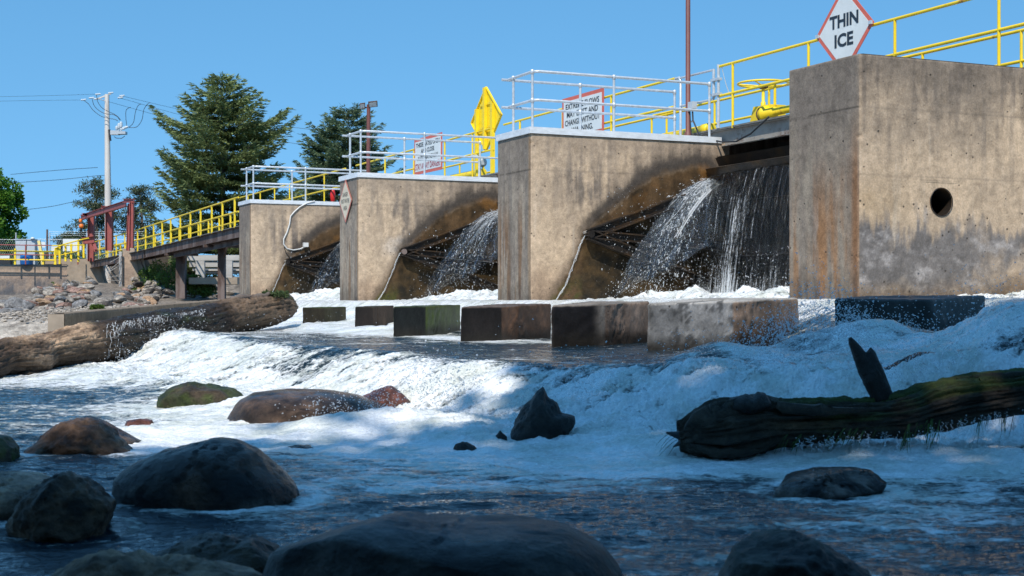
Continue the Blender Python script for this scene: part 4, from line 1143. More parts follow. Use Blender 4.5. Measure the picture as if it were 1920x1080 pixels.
def rail_posts(mb_top, pts, r): mb_top.tube(pts, r, 8)
def yellow_rail(lab, s0, s1, n, posts, flat=False, extra_mid=True, top=1.23, mid=.64):
    root = thing("yellow_railing", dk_pt((s0+s1)/2, n, 0), lab, "railing", "yellow railings of the walkway")
    ks = sorted(set([s0, s1] + [k for k in (12, 39.6, 62.6) if s0 < k < s1]))
    for nm_, h in (("top_rail", top), ("mid_rail", mid)):
        mb = MB(); mb.tube([dk_pt(k, n, h) for k in ks], .029 if not flat else .04, 8); mb.build(nm_, "yellow paint", root)
    for s in posts:
        mb = MB(); p = dk_pt(s, n, -.05)
        if flat: mb.box(p+Z*(top+.05)/2, (.05, .035, (top+.05)/2), (D, U, Z))
        else: mb.tube([p, dk_pt(s, n, top)], .027, 8)
        mb.build("post", "yellow paint", root)
    return root
def s_of(px, n=0.0):
    k = (px-960)/F; e = Vector((E0.x+U.x*n, E0.y+U.y*n, 0))
    return (k*e.y-e.x)/(D.x-k*D.y)
yr = yellow_rail("near yellow railing right of the brown pole, crossing behind the thin ice sign", s_of(1960), s_of(1349), 0, [s_of(x) for x in (1374, 1516, 1678, 1873)])
yellow_rail("far yellow railing behind the handwheel and the nearest pier", s_of(2000, DECK_W), s_of(1225, DECK_W), DECK_W, [s_of(x, DECK_W) for x in (1250, 1340, 1442, 1580, 1730, 1915)], mid=.45, top=.95)
yellow_rail("yellow railing behind the second pier, carrying the extreme flows sign", s_of(1265), s_of(945), 0, [s_of(x) for x in (1146, 1055, 975)])
yellow_rail("far yellow railing seen behind the second pier", s_of(1290, DECK_W), s_of(990, DECK_W), DECK_W, [s_of(x, DECK_W) for x in (1222, 1120)], mid=.4, top=.9)
yellow_rail("yellow railing behind the third pier, carrying the automatic gates sign", s_of(925), s_of(668), 0, [s_of(x) for x in (886, 834, 776, 722)])
yellow_rail("far yellow railing seen behind the third pier", s_of(925, DECK_W), s_of(760, DECK_W), DECK_W, [s_of(x, DECK_W) for x in (907, 862)], mid=.4, top=.85)
yellow_rail("yellow railing passing behind the farthest pier", s_of(648), s_of(450), 0, [s_of(x) for x in (608, 574, 543, 515, 488, 465)])
near_posts = [s_of(x) for x in (440, 417, 397, 376, 357, 338, 320, 304, 288, 273, 258)]
yellow_rail("near yellow railing of the rusty bridge span above the leaning bank", s_of(447), s_of(252), 0, near_posts, True, top=1.27)
yellow_rail("far yellow railing of the rusty bridge span", s_of(447, DECK_W), s_of(252, DECK_W), DECK_W, [s_of(x, DECK_W) for x in (432, 411, 391, 372, 354, 336, 321, 306, 291)], True, top=1.1)
yellow_rail("near yellow railing between the red crane and the gravel yard", s_of(244), s_of(165), 0, [s_of(x) for x in (234, 218, 202, 187, 176)], True, top=1.27)
yellow_rail("far yellow railing beside the red crane", s_of(244, DECK_W), s_of(170, DECK_W), DECK_W, [s_of(x, DECK_W) for x in (236, 226, 212, 199, 186)], True, top=1.1)

# grey pipe railings on the pier tops
def pipe_rail(i, lab):
    zc = ZT+.126; a = .14
    root = thing("pipe_railing", pier_pt(i, 2, .7, zc), lab, "railing", "grey pipe railings on the pier caps")
    h1, h2 = 1.07, .53; r = .028
    def rail(name, h, ns, nf):
        pts = [pier_pt(i, ns, a, zc+h)]
        if h == h1: pts = [pier_pt(i, ns, a, zc+h-.05), pier_pt(i, ns-.02, a, zc+h-.012), pier_pt(i, ns-.06, a, zc+h)]
        pts += [pier_pt(i, a+.10, a, zc+h), pier_pt(i, a+.04, a+.04, zc+h), pier_pt(i, a, a+.12, zc+h), pier_pt(i, a, 1.5-a-.05, zc+h)]
        mb = MB(); mb.tube(pts, r, 10); mb.build(name, "galvanised pipe", root)
        mb = MB(); pts = [pier_pt(i, a-.12, 1.5-a, zc+h), pier_pt(i, nf-.05, 1.5-a, zc+h)]
        if h == h1: pts += [pier_pt(i, nf-.015, 1.5-a, zc+h-.015), pier_pt(i, nf, 1.5-a, zc+h-.06)]
        mb.tube(pts, r, 10); mb.build(name, "galvanised pipe", root)
    rail("top_rail", h1, 4.02, 3.95); rail("mid_rail", h2, 4.02, 3.95)
    for n_, v_ in ((a, 1.5-.42), (a, .22), (1.85, a), (4.02, a), (1.75, 1.5-a), (3.95, 1.5-a)):
        mb = MB(); mb.tube([pier_pt(i, n_, v_, zc), pier_pt(i, n_, v_, zc+h1)], .026, 10)
        mb.build("post", "galvanised pipe", root)
        for h in (h1, h2):
            mb = MB()
            mb.lathe(pier_pt(i, n_, v_, zc+h-.05), [(.030, 0), (.036, .004), (.036, .085), (.03, .09)], 12, Z)
            mb.build("pipe_joint", "galvanised pipe", root)
    return root
pipe_rail(1, "grey pipe railing on the cap of the second pier")
pipe_rail(2, "grey pipe railing on the cap of the third pier")
pipe_rail(3, "grey pipe railing on the cap of the farthest pier")

# ================================================================ SIGNS
def lettering(lines, mat, width, parent, place, x_axis, z_axis, normal, heights, name="lettering", bold=.035):
    """flat text lines; place = centre of each line; letters squeezed to width"""
    for txt, w, p, h in zip(lines, width, place, heights):
        cu = bpy.data.curves.new("t", 'FONT'); cu.body = txt; cu.align_x = 'CENTER'; cu.size = 1; cu.offset = bold; cu.extrude = .0; cu.resolution_u = 3
        to = bpy.data.objects.new("t", cu); COL.objects.link(to)
        bpy.context.view_layer.update()
        me = bpy.data.meshes.new_from_object(to.evaluated_get(bpy.context.evaluated_depsgraph_get()))
        bpy.data.objects.remove(to)
        co = np.zeros(len(me.vertices)*3); me.vertices.foreach_get("co", co); co = co.reshape(-1, 3)
        mn, mx = co.min(0), co.max(0); c = (mn+mx)/2
        sx, sy = w/(mx[0]-mn[0]), h/(.69 + 2*bold)
        off = Vector(parent['_o'])
        X = (co[:, 0]-c[0])*sx; Yv = (co[:, 1]-.345)*sy
        out = np.array(p-off)[None] + X[:, None]*np.array(x_axis)[None] + Yv[:, None]*np.array(z_axis)[None] + np.array(normal)[None]*.004
        me.vertices.foreach_set("co", out.astype(np.float32).ravel()); me.materials.clear(); me.materials.append(MAT[mat]); me.update(); me.name = name
        link(name, me, parent)
XA = -D     # reading direction of signs that face downstream
NRM = -U
def diamond(root, c, hw, hh, b, m_out, m_in, th=.01):
    for nm_, k, m_, dd, t_ in (("frame", 1.0, m_out, 0.0, th), ("face", 1-b, m_in, th, .003)):
        mb = MB(); p = [c+XA*hw*k*x+Z*hh*k*z+NRM*dd for x, z in ((1, 0), (0, 1), (-1, 0), (0, -1))]
        mb.prism(p, NRM*t_); mb.build(nm_, m_, root)
# THIN ICE
s1, s2 = s_of(1644), s_of(1535); sc_ = (s1+s2)/2; c = dk_pt(sc_, -.05, 0); hw = abs(s2-s1)/2
c.z = (HY-56)*c.y/F
t = thing("thin_ice_sign", c, "white diamond sign with a red edge reading THIN ICE", "sign")
diamond(t, c, hw, .80, .13, "sign red", "sign white")
cc = c+NRM*.014
lettering(["THIN", "ICE"], "letter black", [.80, .52], t, [cc+Z*.17, cc-Z*.17], XA, Z, NRM, [.235, .235])
for sgn in (-1, 1):
    mb = MB(); mb.box(c+XA*sgn*(hw-.07)+NRM*.03, (.035, .02, .03), (XA, NRM, Z)); mb.build("bracket", "galvanised pipe", t)
def panel_sign(name, lab, x0, x1, ztop, zbot, lines, mats, ws, hs, zs, bw=.09):
    a, b = s_of(x0), s_of(x1); c = dk_pt((a+b)/2, -.05, 0); c.z = (ztop+zbot)/2
    hw, hh = abs(a-b)/2, (ztop-zbot)/2
    t = thing(name, c, lab, "sign")
    mb = MB(); mb.box(c, (hw, .006, hh), (XA, NRM, Z)); mb.build("frame", "sign red", t)
    mb = MB(); mb.box(c+NRM*.0085, (hw-bw, .0025, hh-bw), (XA, NRM, Z)); mb.build("face", "sign white", t)
    for l, m_, w, h, z in zip(lines, mats, ws, hs, zs):
        lettering([l], m_, [w*2*(hw-bw)], t, [c+NRM*.012+Z*(z*hh)], XA, Z, NRM, [h], bold=.018)
    return t
panel_sign("warning_sign", "rectangular sign reading EXTREME FLOWS MAY EXIST AND CHANGE WITHOUT WARNING, behind the grey railing", 1058, 1136, 4.92, 3.90,
           ["EXTREME FLOWS", "MAY EXIST AND", "CHANGE WITHOUT", "WARNING."], ["letter black"]*4, [.88, .82, .92, .56], [.135]*4, [.55, .17, -.21, -.59])
panel_sign("warning_sign", "rectangular sign reading THESE GATES OPEN AND CLOSE AUTOMATICALLY STAY AWAY DANGER", 780, 832, 4.96, 3.87,
           ["THESE GATES OPEN", "AND CLOSE", "AUTOMATICALLY", "STAY AWAY! DANGER!"], ["letter black"]*3+["letter red"], [.92, .52, .80, .97], [.13, .13, .13, .19], [.62, .26, -.12, -.58])
# small diamond on the nose of the third pier
c = pier_pt(2, -.03, .92, 0); c.z = 2.37
t = thing("danger_sign", c, "small faded diamond sign reading DANGER FAST WATER AREA on the third pier", "sign")
c.z = (HY-377)*c.y/F
t.location = c; t['_o'] = [c.x, c.y, c.z]
diamond(t, c, .52, .56, .12, "sign red faded", "sign cream")
cc = c+NRM*.014
lettering(["DANGER", "FAST WATER", "AREA"], "letter grey", [.42, .66, .30], t, [cc+Z*.17, cc, cc-Z*.18], XA, Z, NRM, [.11, .11, .11], bold=.01)
# yellow diamond seen from behind
s_a = s_of(909); c = dk_pt(s_a, .06, 0); c.z = (HY-223)*c.y/F
t = thing("yellow_sign_back", c, "tall yellow diamond board seen from behind with its steel frame", "sign")
hh = 60*c.y/F; hw = 1.02
mb = MB(); mb.prism([c+XA*hw, c+Z*hh, c-XA*hw, c-Z*hh], U*.02); mb.build("board", "yellow paint", t)
for x, top in ((-.02, .98), (.50, .42), (-.58, .38)):
    mb = MB(); zt = hh*top
    low = -(c.z-zdeck(s_a)) if abs(x) > .1 else -hh*.95
    mb.box(c+XA*x+Z*(zt+low)/2-U*.05, (.06, .045, (zt-low)/2), (XA, U, Z)); mb.build("upright", "yellow paint", t)
for z in (.45, -.25):
    mb = MB(); mb.box(c+Z*z*.9-U*.012, (hw*(1-abs(z))*.72, .02, .03), (XA, U, Z)); mb.build("crossbar", "yellow paint", t)
k = [c+XA*hw, c+Z*hh, c-XA*hw, c-Z*hh]
for a, b in zip(k, k[1:]+k[:1]):
    mb = MB(); mb.box((a+b)/2-U*.02, ((b-a).length/2, .03, .012), ((b-a).normalized(), U, (b-a).normalized().cross(U))); mb.build("edge_flange", "yellow paint", t)

# ================================================================ EQUIPMENT ON THE WALKWAY
def place(px, n):            # point on the deck seen at px, n metres upstream of its near edge
    return dk_pt(s_of(px, n), n, 0)
c = place(1431, .75)
hw_ = thing("handwheel_hoist", c, "yellow handwheel on a stem above a yellow gear box on the walkway", "handwheel")
zc = (HY-157)*c.y/F
mb = MB(); ring = [Vector((c.x, c.y, zc)) + (XA*math.cos(a)+U*math.sin(a))*.50 for a in np.linspace(0, 2*math.pi, 40, endpoint=False)]
mb.tube(ring, .021, 8, closed=True); mb.build("wheel_rim", "yellow paint", hw_)
for k in range(5):
    a = 2*math.pi*k/5+.3; mb = MB(); mb.tube([Vector((c.x, c.y, zc-.05)), Vector((c.x, c.y, zc))+(XA*math.cos(a)+U*math.sin(a))*.49], .016, 6); mb.build("spoke", "yellow paint", hw_)
mb = MB(); mb.lathe(Vector((c.x, c.y, zc-.10)), [(.06, 0), (.10, .02), (.10, .07), (.05, .09)], 16); mb.build("hub", "rusty steel", hw_)
mb = MB(); mb.lathe(Vector((c.x, c.y, c.z+.40)), [(.05, 0), (.05, .1), (.032, .12), (.032, zc-c.z-.48)], 14); mb.build("stem", "yellow paint", hw_)
mb = MB(); q = place(1453, .75); mb.lathe(Vector((q.x, q.y, q.z+.35)), [(.028, 0), (.028, zc-c.z-.42)], 12); mb.build("stem", "yellow paint", hw_)
mb = MB(); b0 = place(1403, .6); b1 = place(1446, .6)
mb.prism([b0+Z*.03, b0+Z*.12-D*.05, b0+Z*.42-D*.18, b1+Z*.40, b1+Z*.03], U*.34); mb.build("gear_box", "yellow paint", hw_)
mb = MB(); p = place(1430, .55)+Z*.22; mb.lathe(p, [(.13, 0), (.13, .05), (.16, .07), (.16, .13), (.10, .15), (.10, .42), (.075, .43), (.075, 1.6)], 20, -D); mb.build("drive_shaft", "yellow paint", hw_)
mb = MB(); mb.lathe(p+D*.01, [(.155, 0), (.155, .012)], 16, -D); mb.build("coupling", "rusty steel", hw_)
c = place(1330, .5)
t = thing("drive_motor", c, "yellow drive tube with a round end flange on the walkway at the brown pole", "motor")
mb = MB(); mb.lathe(c+Z*.13, [(.09, 0), (.13, .02), (.13, .22), (.08, .24), (.08, 1.9)], 18, D); mb.build("tube", "yellow paint", t)
mb = MB(); mb.lathe(c+Z*.13-D*.12, [(.10, 0), (.12, .03), (.10, .1)], 18, D); mb.build("end_cap", "yellow paint", t)
mb = MB(); mb.box(c+Z*.03-D*.05, (.2, .12, .03), (D, U, Z)); mb.build("foot_plate", "dark steel", t)
c = place(906, .25)
t = thing("drive_motor", c, "blue grey electric motor with a yellow drive tube left of the second pier", "motor")
mb = MB(); mb.lathe(c+Z*.42, [(.07, 0), (.13, .03), (.13, .25), (.07, .3), (.03, .31), (.03, .36)], 16, D); mb.build("motor_body", "grey enamel", t)
mb = MB(); mb.lathe(c+Z*.14, [(.11, 0), (.11, 2.3)], 16, D); mb.build("tube", "yellow paint", t)
mb = MB(); mb.tube([c+Z*.32, c+Z*.15+D*.1, c+Z*.02+D*.2], .015, 6); mb.build("cable", "cable black", t)
# grey standpipes
def pipes(name, pts, r, mat, lab, cat):
    mb = MB(); mb.tube(pts, r, 10); o = mb.build(name, mat, None, Vector(pts[0])); return tag(o, lab, cat)
g = place(1347, -.02)
t = thing("gate_post", g, "double grey hinge post with clamps where the grey pipe meets the yellow railing", "post")
for off, z0, z1 in ((0, 0, 1.27), (.17, .62, 1.2)):
    mb = MB(); mb.tube([g+D*off+Z*z0, g+D*off+Z*z1], .032, 10); mb.build("pipe", "galvanised pipe", t)
for z in (.68, .98):
    mb = MB(); mb.box(g+D*.08+Z*z, (.14, .05, .025), (D, U, Z)); mb.build("hinge", "galvanised pipe", t)
g2 = place(1276, 0)
t = thing("grey_pipe_gate", g2, "grey pipe swing gate rails between the hinge post and the brown pole", "gate")
for h in (1.19, .60):
    mb = MB(); mb.tube([g+D*.17+Z*h, g2+Z*(h+.02)], .024, 8); mb.build("rail", "galvanised pipe", t)
mb = MB(); mb.tube([g2, g2+Z*1.16, g2+Z*1.22+D*.04, g2+Z*1.22+D*.2], .03, 10); mb.build("post", "galvanised pipe", t)
mb = MB(); mb.tube([g2-D*.2+Z*1.2, g2-D*.24+Z*1.1, g2-D*.24+Z*.35, g2-D*.3+Z*.25, g2-D*.5+Z*.25], .02, 8); mb.build("loop", "galvanised pipe", t)
# hanging chain
mb = MB(); a, b = place(1353, 0)+Z*1.22, place(1374, 0)+Z*.52
for k in range(30):
    u = k/29; p = a.lerp(b, u) - Z*.10*math.sin(math.pi*u); mb.tube([p-Z*.018, p+Z*.018], .009 if k % 2 else .006, 5)
o = mb.build("safety_chain", "galvanised pipe", None, a); tag(o, "thin chain drooping beside the first yellow post", "chain")
g3 = place(351, 0)
for px, h, lab in ((703, .80, "short grey pipe bend standing at the third pier cap end"),):
    q = pier_pt(2, 3.9, 1.3, ZT+.12)
    pipes("pipe_bend", [q, q+Z*.62, q+Z*.70-U*.05, q+Z*.70-U*.25], .03, "galvanised pipe", lab, "pipe")
q = pier_pt(1, 4.3, 1.45, ZT+.1)
# box and black cables on the brown pole
c = place(1290, -.12)
t = thing("brown_pole", c, "tall thin red brown steel pole rising out of the picture beside the second pier", "pole")
mb = MB(); mb.lathe(c-Z*.35, [(.075, 0), (.075, .35), (.05, .38), (.046, 6.5)], 14); mb.build("shaft", "brown pole paint", t)
t = thing("junction_box", c+XA*.16+Z*.55, "small grey junction box with black cables on the brown pole", "junction box")
bx = c+XA*.17+Z*.55
mb = MB(); mb.box(bx, (.085, .06, .07), (XA, U, Z)); mb.build("box", "grey enamel", t)
mb = MB(); mb.tube([bx-Z*.06, bx-Z*.3+XA*.02, bx-Z*.62+XA*.25, bx-Z*.75+XA*.6, bx-Z*.86+XA*1.1, bx-Z*.90+XA*1.6, bx-Z*.80+XA*2.1, bx-Z*.55+XA*2.7], .017, 8); mb.build("cable", "cable black", t)
mb = MB(); mb.tube([bx-Z*.06-XA*.1, bx-Z*.35-XA*.08, bx-Z*.62-XA*.03, bx-Z*.8], .013, 8); mb.build("cable", "cable black", t)
# conduit on the farthest pier
q = lambda px, py, off=-.03: (lambda n: Vector((pier_pt(3, n, off, 0).x, pier_pt(3, n, off, 0).y, (HY-py)*pier_pt(3, n, off, 0).y/F)))(sol_n(3, px, off))
def sol_n(i, px, off):
    k = (px-960)/F; e = pier_pt(i, 0, off, 0); return (k*e.y-e.x)/(U.x-k*U.y)
cp = [q(590, 377, -.05), q(575, 381), q(562, 388), q(552, 397), q(545, 405), q(543, 420), q(538, 436), q(532, 448), q(532, 458), q(538, 466), q(550, 469), q(562, 467), q(572, 463)]
t = thing("conduit", cp[-1], "white conduit curving down the side of the farthest pier to a small box", "conduit")
mb = MB(); mb.tube(cp, .022, 8); mb.build("pipe", "conduit", t)
mb = MB(); mb.box(q(573, 459, -.07), (.08, .06, .07), (U, D, Z)); mb.build("end_box", "conduit", t)
mb = MB(); mb.tube([q(533, 463, -.01), q(536, 474, -.01), q(546, 486, -.01), q(556, 490, -.01)], .014, 6); mb.build("dark_lead", "cable black", t)
# trunnion cover on third pier
# ring buoy / red float by the farthest pier
c = place(624, .1)
mb = MB(); mb.lathe(c+Z*.15, [(.03, 0), (.08, .08), (.10, .3), (.07, .45), (.03, .5)], 14); o = mb.build("red_float", "red plastic", None, c)
tag(o, "red plastic float hanging at the left edge of the third pier", "float")
# floodlight pole
c = W(690, 400, 47); c.z = 2.6
t = thing("floodlight_pole", c, "brown pole with two floodlights standing behind the third pier railing", "floodlight")
zt = (HY-196)*47/F
mb = MB(); mb.tube([c, Vector((c.x+.02, c.y, zt))], [.07, .062], 10); mb.build("pole", "brown pole paint", t)
top = Vector((c.x, c.y, zt))
for s_, w_, dz in ((1, .15, .0), (-1, .09, -.06)):
    mb = MB(); cc = top+Vector((.17*s_, -.1, dz)); ax = (Vector((1, .1*s_, .12)).normalized(), Vector((-.1*s_, .8, .6)).normalized(), Vector((0, -.6, .8)))
    mb.box(cc, (w_, .025, .10), ax); mb.build("lamp_head", "rusty steel", t)
    mb = MB(); mb.box(cc-ax[1]*.028, (w_*.8, .004, .075), ax); mb.build("lamp_glass", "grey enamel", t)
    mb = MB(); mb.tube([top-Z*.1, cc-Z*.04], .02, 6); mb.build("arm", "rusty steel", t)

# ================================================================ LEFT BANK
# concrete pier and steel columns of the far bridge
def bridge_col(px, w, ytop, ybot, lab, n=.8):
    s = s_of(px, n); c = dk_pt(s, n, 0); zt = c.z-.52; zb_ = (HY-ybot)*c.y/F
    hw = w/2*c.y/F
    t = thing("steel_column", Vector((c.x, c.y, zb_)), lab, "column", "rusty steel columns under the bridge")
    mb = MB(); h = (zt-.2-zb_)/2
    mb.box(Vector((c.x, c.y, zb_+h)), (hw*.25, hw, h)); 
    for sg in (-1, 1): mb.box(Vector((c.x, c.y+sg*hw, zb_+h)), (hw, .02, h)); mb.box(Vector((c.x+sg*hw*.95, c.y, zb_+h)), (.012, hw*.8, h))
    mb.build("shaft", "rusty steel", t)
    mb = MB(); mb.prism([c+D*(-.9)+Z*(zt-c.z), c+D*.9+Z*(zt-c.z), c+D*.9+Z*(zt-c.z-.12), c+D*.25+Z*(zt-c.z-.62), c-D*.25+Z*(zt-c.z-.62), c-D*.9+Z*(zt-c.z-.12)], U*.1)
    mb.build("bracket", "rusty steel", t)
    mb = MB(); mb.box(Vector((c.x, c.y, zt-.06)), (.9, .14, .07), (U, D, Z)); mb.build("head_beam", "rusty steel", t)
bridge_col(340, 17, 475, 560, "rusty steel column under the bridge, nearer the concrete pier")
bridge_col(416, 13, 470, 562, "rusty steel column under the bridge, nearer the farthest dam pier")
def pale_tone(stain):
    def f(s, z):
        n1, n2, n3 = conc_noise(s*.5, z, 8.8)
        t = mixc((.40, .30, .22), (.29, .22, .17), np.clip(.5+n1+.5*n3, 0, 1))
        if stain:
            low = sst(2.1, 1.5, z+.5*n2+.4*n1)
            t = mixc(t, (.07, .08, .095), low*.9*np.clip(.8+n2, 0, 1)); t = mixc(t, (.20, .17, .14), sst(.8, .2, z+.3*n1)*.6)
            t = mixc(t, (.40, .28, .2), np.exp(-((z-1.95)/.3)**2)*.5)
            t = mixc(t, (.17, .145, .12), sst(2.25, 2.45, z+.1*n2)*.7)
            for sx in (11.6, 14.2, 22.3): t = mixc(t, (.42, .36, .29), np.exp(-((s-sx)/.35)**2)*sst(2.2, 1.6, z)*.8)
        return t, np.zeros(s.size)
    return f
a, b = W(-160, 495, 104), W(168, 497, 104)
wt = thing("abutment_wall", (b.x, b.y, 0), "long stained concrete abutment wall behind the rubble at the far left", "wall")
wall_obj("wall_face", a, b, 1.0, -.5, pale_tone(True), parent=wt, step=.14)
# return of the abutment, sloping nose under the bridge
mb = MB(); e = Vector((b.x, b.y, 0)); mb.prism([e+Z*3.1+Vector((-1.6, -.05, 0)), e+Z*3.1+Vector((.55, -.05, 0)), e+Vector((1.0, -.05, 1.6)), e+Vector((1.9, -.05, -.5)), e+Vector((-1.6, -.05, -.5))], (.0, .9, 0))
mb.build("wall_nose", "plain concrete", wt)
mb = MB(); mb.prism([e+Vector((-1.6, -.02, 3.102)), e+Vector((-3.2, -.02, 3.102)), e+Vector((-3.2, -.02, 2.7)), e+Vector((-1.6, -.02, 2.7))], (0, .8, 0)); mb.build("step_block", "plain concrete", wt)
# bridge pier in concrete with wider base
s = s_of(243); c = dk_pt(s, .1, 0); m_ = c.y/F
bp = thing("bridge_pier", Vector((c.x, c.y, .2)), "narrow concrete pier carrying the rusty bridge beams beside the red crane", "bridge pier")
A = Vector(((230-960)*m_, c.y, (HY-466)*m_)); B = Vector(((252-960)*m_, c.y, (HY-466)*m_))
wall_obj("pier_face", A, B, 2.0, .0, pale_tone(False), parent=bp, step=.07)
mb = MB(); mb.prism([B+Vector((.003, 0, 0)), B+Vector((.02, 1.9, 0)), Vector((B.x+.7, B.y+1.9, 0.1)), Vector((B.x+.7, B.y, .1)), ][:1] + [B+Vector((.003,0,-.02)), Vector((B.x+.55, B.y, .1)), Vector((B.x+.003, B.y, .1))], (0, 1.9, 0)); mb.build("buttress", "plain concrete", bp)
mb = MB(); mb.tube([Vector((B.x+.12, B.y-.05, B.z-.1)), Vector((B.x+.75, B.y-.05, B.z-1.6))], .035, 6); mb.build("rust_streaked_rod", "rusty steel", bp)
# grey post and loose bars beside it
xx = W(226, 480, c.y-.3)
mb = MB(); mb.box(Vector((xx.x, xx.y, 1.6)), (.085, .06, 1.5)); mb.build("_", "grey timber")
o = bpy.context.scene.objects["_"]; o.name = "grey_post"; tag(o, "weathered grey post standing left of the bridge pier", "post")
mb = MB()
for y0, x1, y1 in ((466, 206, 478), (474, 208, 490), (482, 202, 497), (500, 201, 508), (506, 212, 504), (512, 200, 512)):
    mb.tube([W(228, y0 + 14, c.y-.35), W(x1, y1 + 14, c.y-1.2)], .018, 5)
o = mb.build("reinforcing_bars", "grey timber", None, xx); tag(o, "bent bare steel bars sticking out under the bridge", "steel bars")
# dark recess wall under the bridge and grey timber wall beyond
a, b = W(176, 498, 112), W(236, 490, 108)
t = thing("recess_wall", a, "dark shaded wall under the bridge next to the abutment", "wall")
wall_obj("wall_face", a, b, .6, -.4, lambda s, z: (mixc((.14, .12, .10), (.05, .045, .04), sst(1.9, .6, z)), np.zeros(s.size)), parent=t, step=.2)  # tone darkens towards the bottom
a, b = W(255, 478, 92), W(362, 478, 96)
t = thing("recess_wall", a, "brown stained retaining wall behind the bushes under the bridge", "wall")
wall_obj("wall_face", a, b, .6, -.2, lambda s, z: (mixc((.20, .15, .11), (.11, .08, .06), np.clip(.5+fbm(s*2, z*.6, 3., 4), 0, 1)), np.zeros(s.size)), parent=t, step=.15)
t = thing("timber_crib", W(400, 500, 84), "weathered grey timber crib wall beyond the steel columns", "timber wall")
for x0, x1, y0, y1, d in ((352, 470, 478, 489, 84), (356, 470, 490, 501, 84.1), (362, 470, 502.5, 508, 84.2), (372, 470, 509, 513, 84.4)):
    A, B = W(x0, (y0+y1)/2, d), W(x1, (y0+y1)/2, d); mb = MB(); mb.box((A+B)/2, ((B-A).length/2, .15, (y1-y0)*.46*d/F)); mb.build("timber", "grey timber", t)
for x in (376, 428): 
    A = W(x, 505, 83.5); mb = MB(); mb.box(A, (.25, .15, .5)); mb.build("stub_post", "grey timber", t)
A, B = W(360, 530, 80), W(450, 524, 80)
t = tag((lambda mb: (mb.box((A+B)/2, ((B-A).length/2, .8, .18)), mb.build("concrete_ledge", "plain concrete", None, A))[1])(MB()), "pale concrete ledge behind the rusty columns", "ledge")

# red gantry crane
gz = lambda y, d: (HY-y)*d/F
t = thing("gantry_crane", W(200, 470, 92), "dark red steel gantry crane standing astride the far walkway", "crane")
def ibeam(name, p, q_, w, h, up=Z, mat="red oxide"):
    mb = MB(); ax = (q_-p).normalized(); sd = ax.cross(up).normalized(); u2 = sd.cross(ax)
    c_ = (p+q_)/2; L_ = (q_-p).length/2
    mb.box(c_, (L_, .012, h-.012), (ax, sd, u2))
    for sg in (-1, 1): mb.box(c_+u2*h*sg, (L_, w, .014), (ax, sd, u2))
    return mb.build(name, mat, t)
d1, d2, d3 = 84.5, 98, 94
ibeam("leg", W(246.5, 465, d1), W(247.5, 377, d1), .14, .10, up=Vector((1, 0, 0)))
ibeam("leg", W(240, 470, d1+1.8), W(243, 382, d1+1.8), .10, .08, up=Vector((1, 0, 0)))
ibeam("leg", W(205, 470, d3), W(205, 395, d3), .22, .20, up=Vector((1, 0, 0)))
ibeam("leg", W(171, 490, d2+4), W(171.5, 405, d2+4), .20, .19, up=Vector((1, 0, 0)))
ibeam("main_beam", W(152, 408, 104), W(237, 381.5, 86), .10, .17)
ibeam("cross_beam", W(232, 376.5, 86), W(251, 376.5, 84.4), .09, .10)
ibeam("cross_beam", W(190, 388.5, 94), W(210, 390, 94), .10, .08)
ibeam("cross_beam", W(155, 402, 101), W(176, 404, 103), .10, .08)
ibeam("knee_brace", W(180, 470, 99), W(172, 448, 101), .1, .08)
ibeam("trolley", W(155, 452, 100), W(176, 449, 100), .2, .22)
t = thing("chain_hoist", W(152, 425, 103), "orange and black chain hoist hanging from the end of the red crane beam", "hoist")
mb = MB(); mb.lathe(W(152.5, 425, 103)-Z*.1, [(.1, 0), (.17, .05), (.17, .22), (.08, .3)], 12); mb.build("hoist_body", "orange paint", t)
mb = MB(); mb.lathe(W(152, 434, 103), [(.05, 0), (.10, .05), (.10, .25), (.06, .3)], 12); mb.build("hook_block", "cable black", t)
mb = MB(); mb.lathe(W(151, 417, 103), [(.08, 0), (.11, .05), (.11, .2), (.06, .25)], 10); mb.build("trolley_motor", "orange paint", t)
mb = MB(); mb.tube([W(152, 434, 103), W(154, 446, 103)], .02, 6); mb.build("chain", "cable black", t)

# yard rail, fence, cabinets, barrel
yd = 103.2
t = thing("yard_railing", W(50, 495, yd), "yellow yard railing on top of the long abutment wall", "railing")
for y, m_ in ((470.5, "yellow paint"), (486.5, "yellow paint")):
    mb = MB(); mb.tube([W(-40, y-1, yd), W(103, y+1.5, yd)], .05, 6); mb.build("rail", m_, t)
for x, tp in ((28.5, 466), (103, 470), (81, 471)):
    mb = MB(); mb.box((W(x, tp, yd)+W(x, 496, yd))/2, (.06, .05, (496-tp)/2*yd/F)); mb.build("post", "yellow paint", t)
t = thing("brown_pipe_rail", W(40, 495, yd-.4), "thin red brown pipe rail in front of the yellow yard railing", "railing")
for y in (459, 477):
    mb = MB(); mb.tube([W(-40, y-.5, yd-.4), W(112, y+1.5, yd-.4)], .035, 6); mb.build("rail", "red oxide", t)
for x in (48, 146): 
    mb = MB(); mb.tube([W(x, 459, yd-.4), W(x, 496, yd-.4)], .05, 6); mb.build("post", "red oxide", t)
t = thing("yellow_stair_rail", W(112, 495, 102), "short yellow rail with close bars where the yard meets the walkway", "railing")
mb = MB(); mb.tube([W(98, 460.5, 102), W(158, 459.5, 99)], .04, 6); mb.build("top_rail", "yellow paint", t)
mb = MB(); mb.tube([W(103, 466, 101), W(120, 458, 100.5), W(150, 450, 99.8), W(166, 446.5, 99)], .045, 6); mb.build("top_rail", "yellow paint", t)
mb = MB(); mb.tube([W(115, 478, 101), W(150, 470, 100)], .035, 6); mb.build("mid_rail", "yellow paint", t)
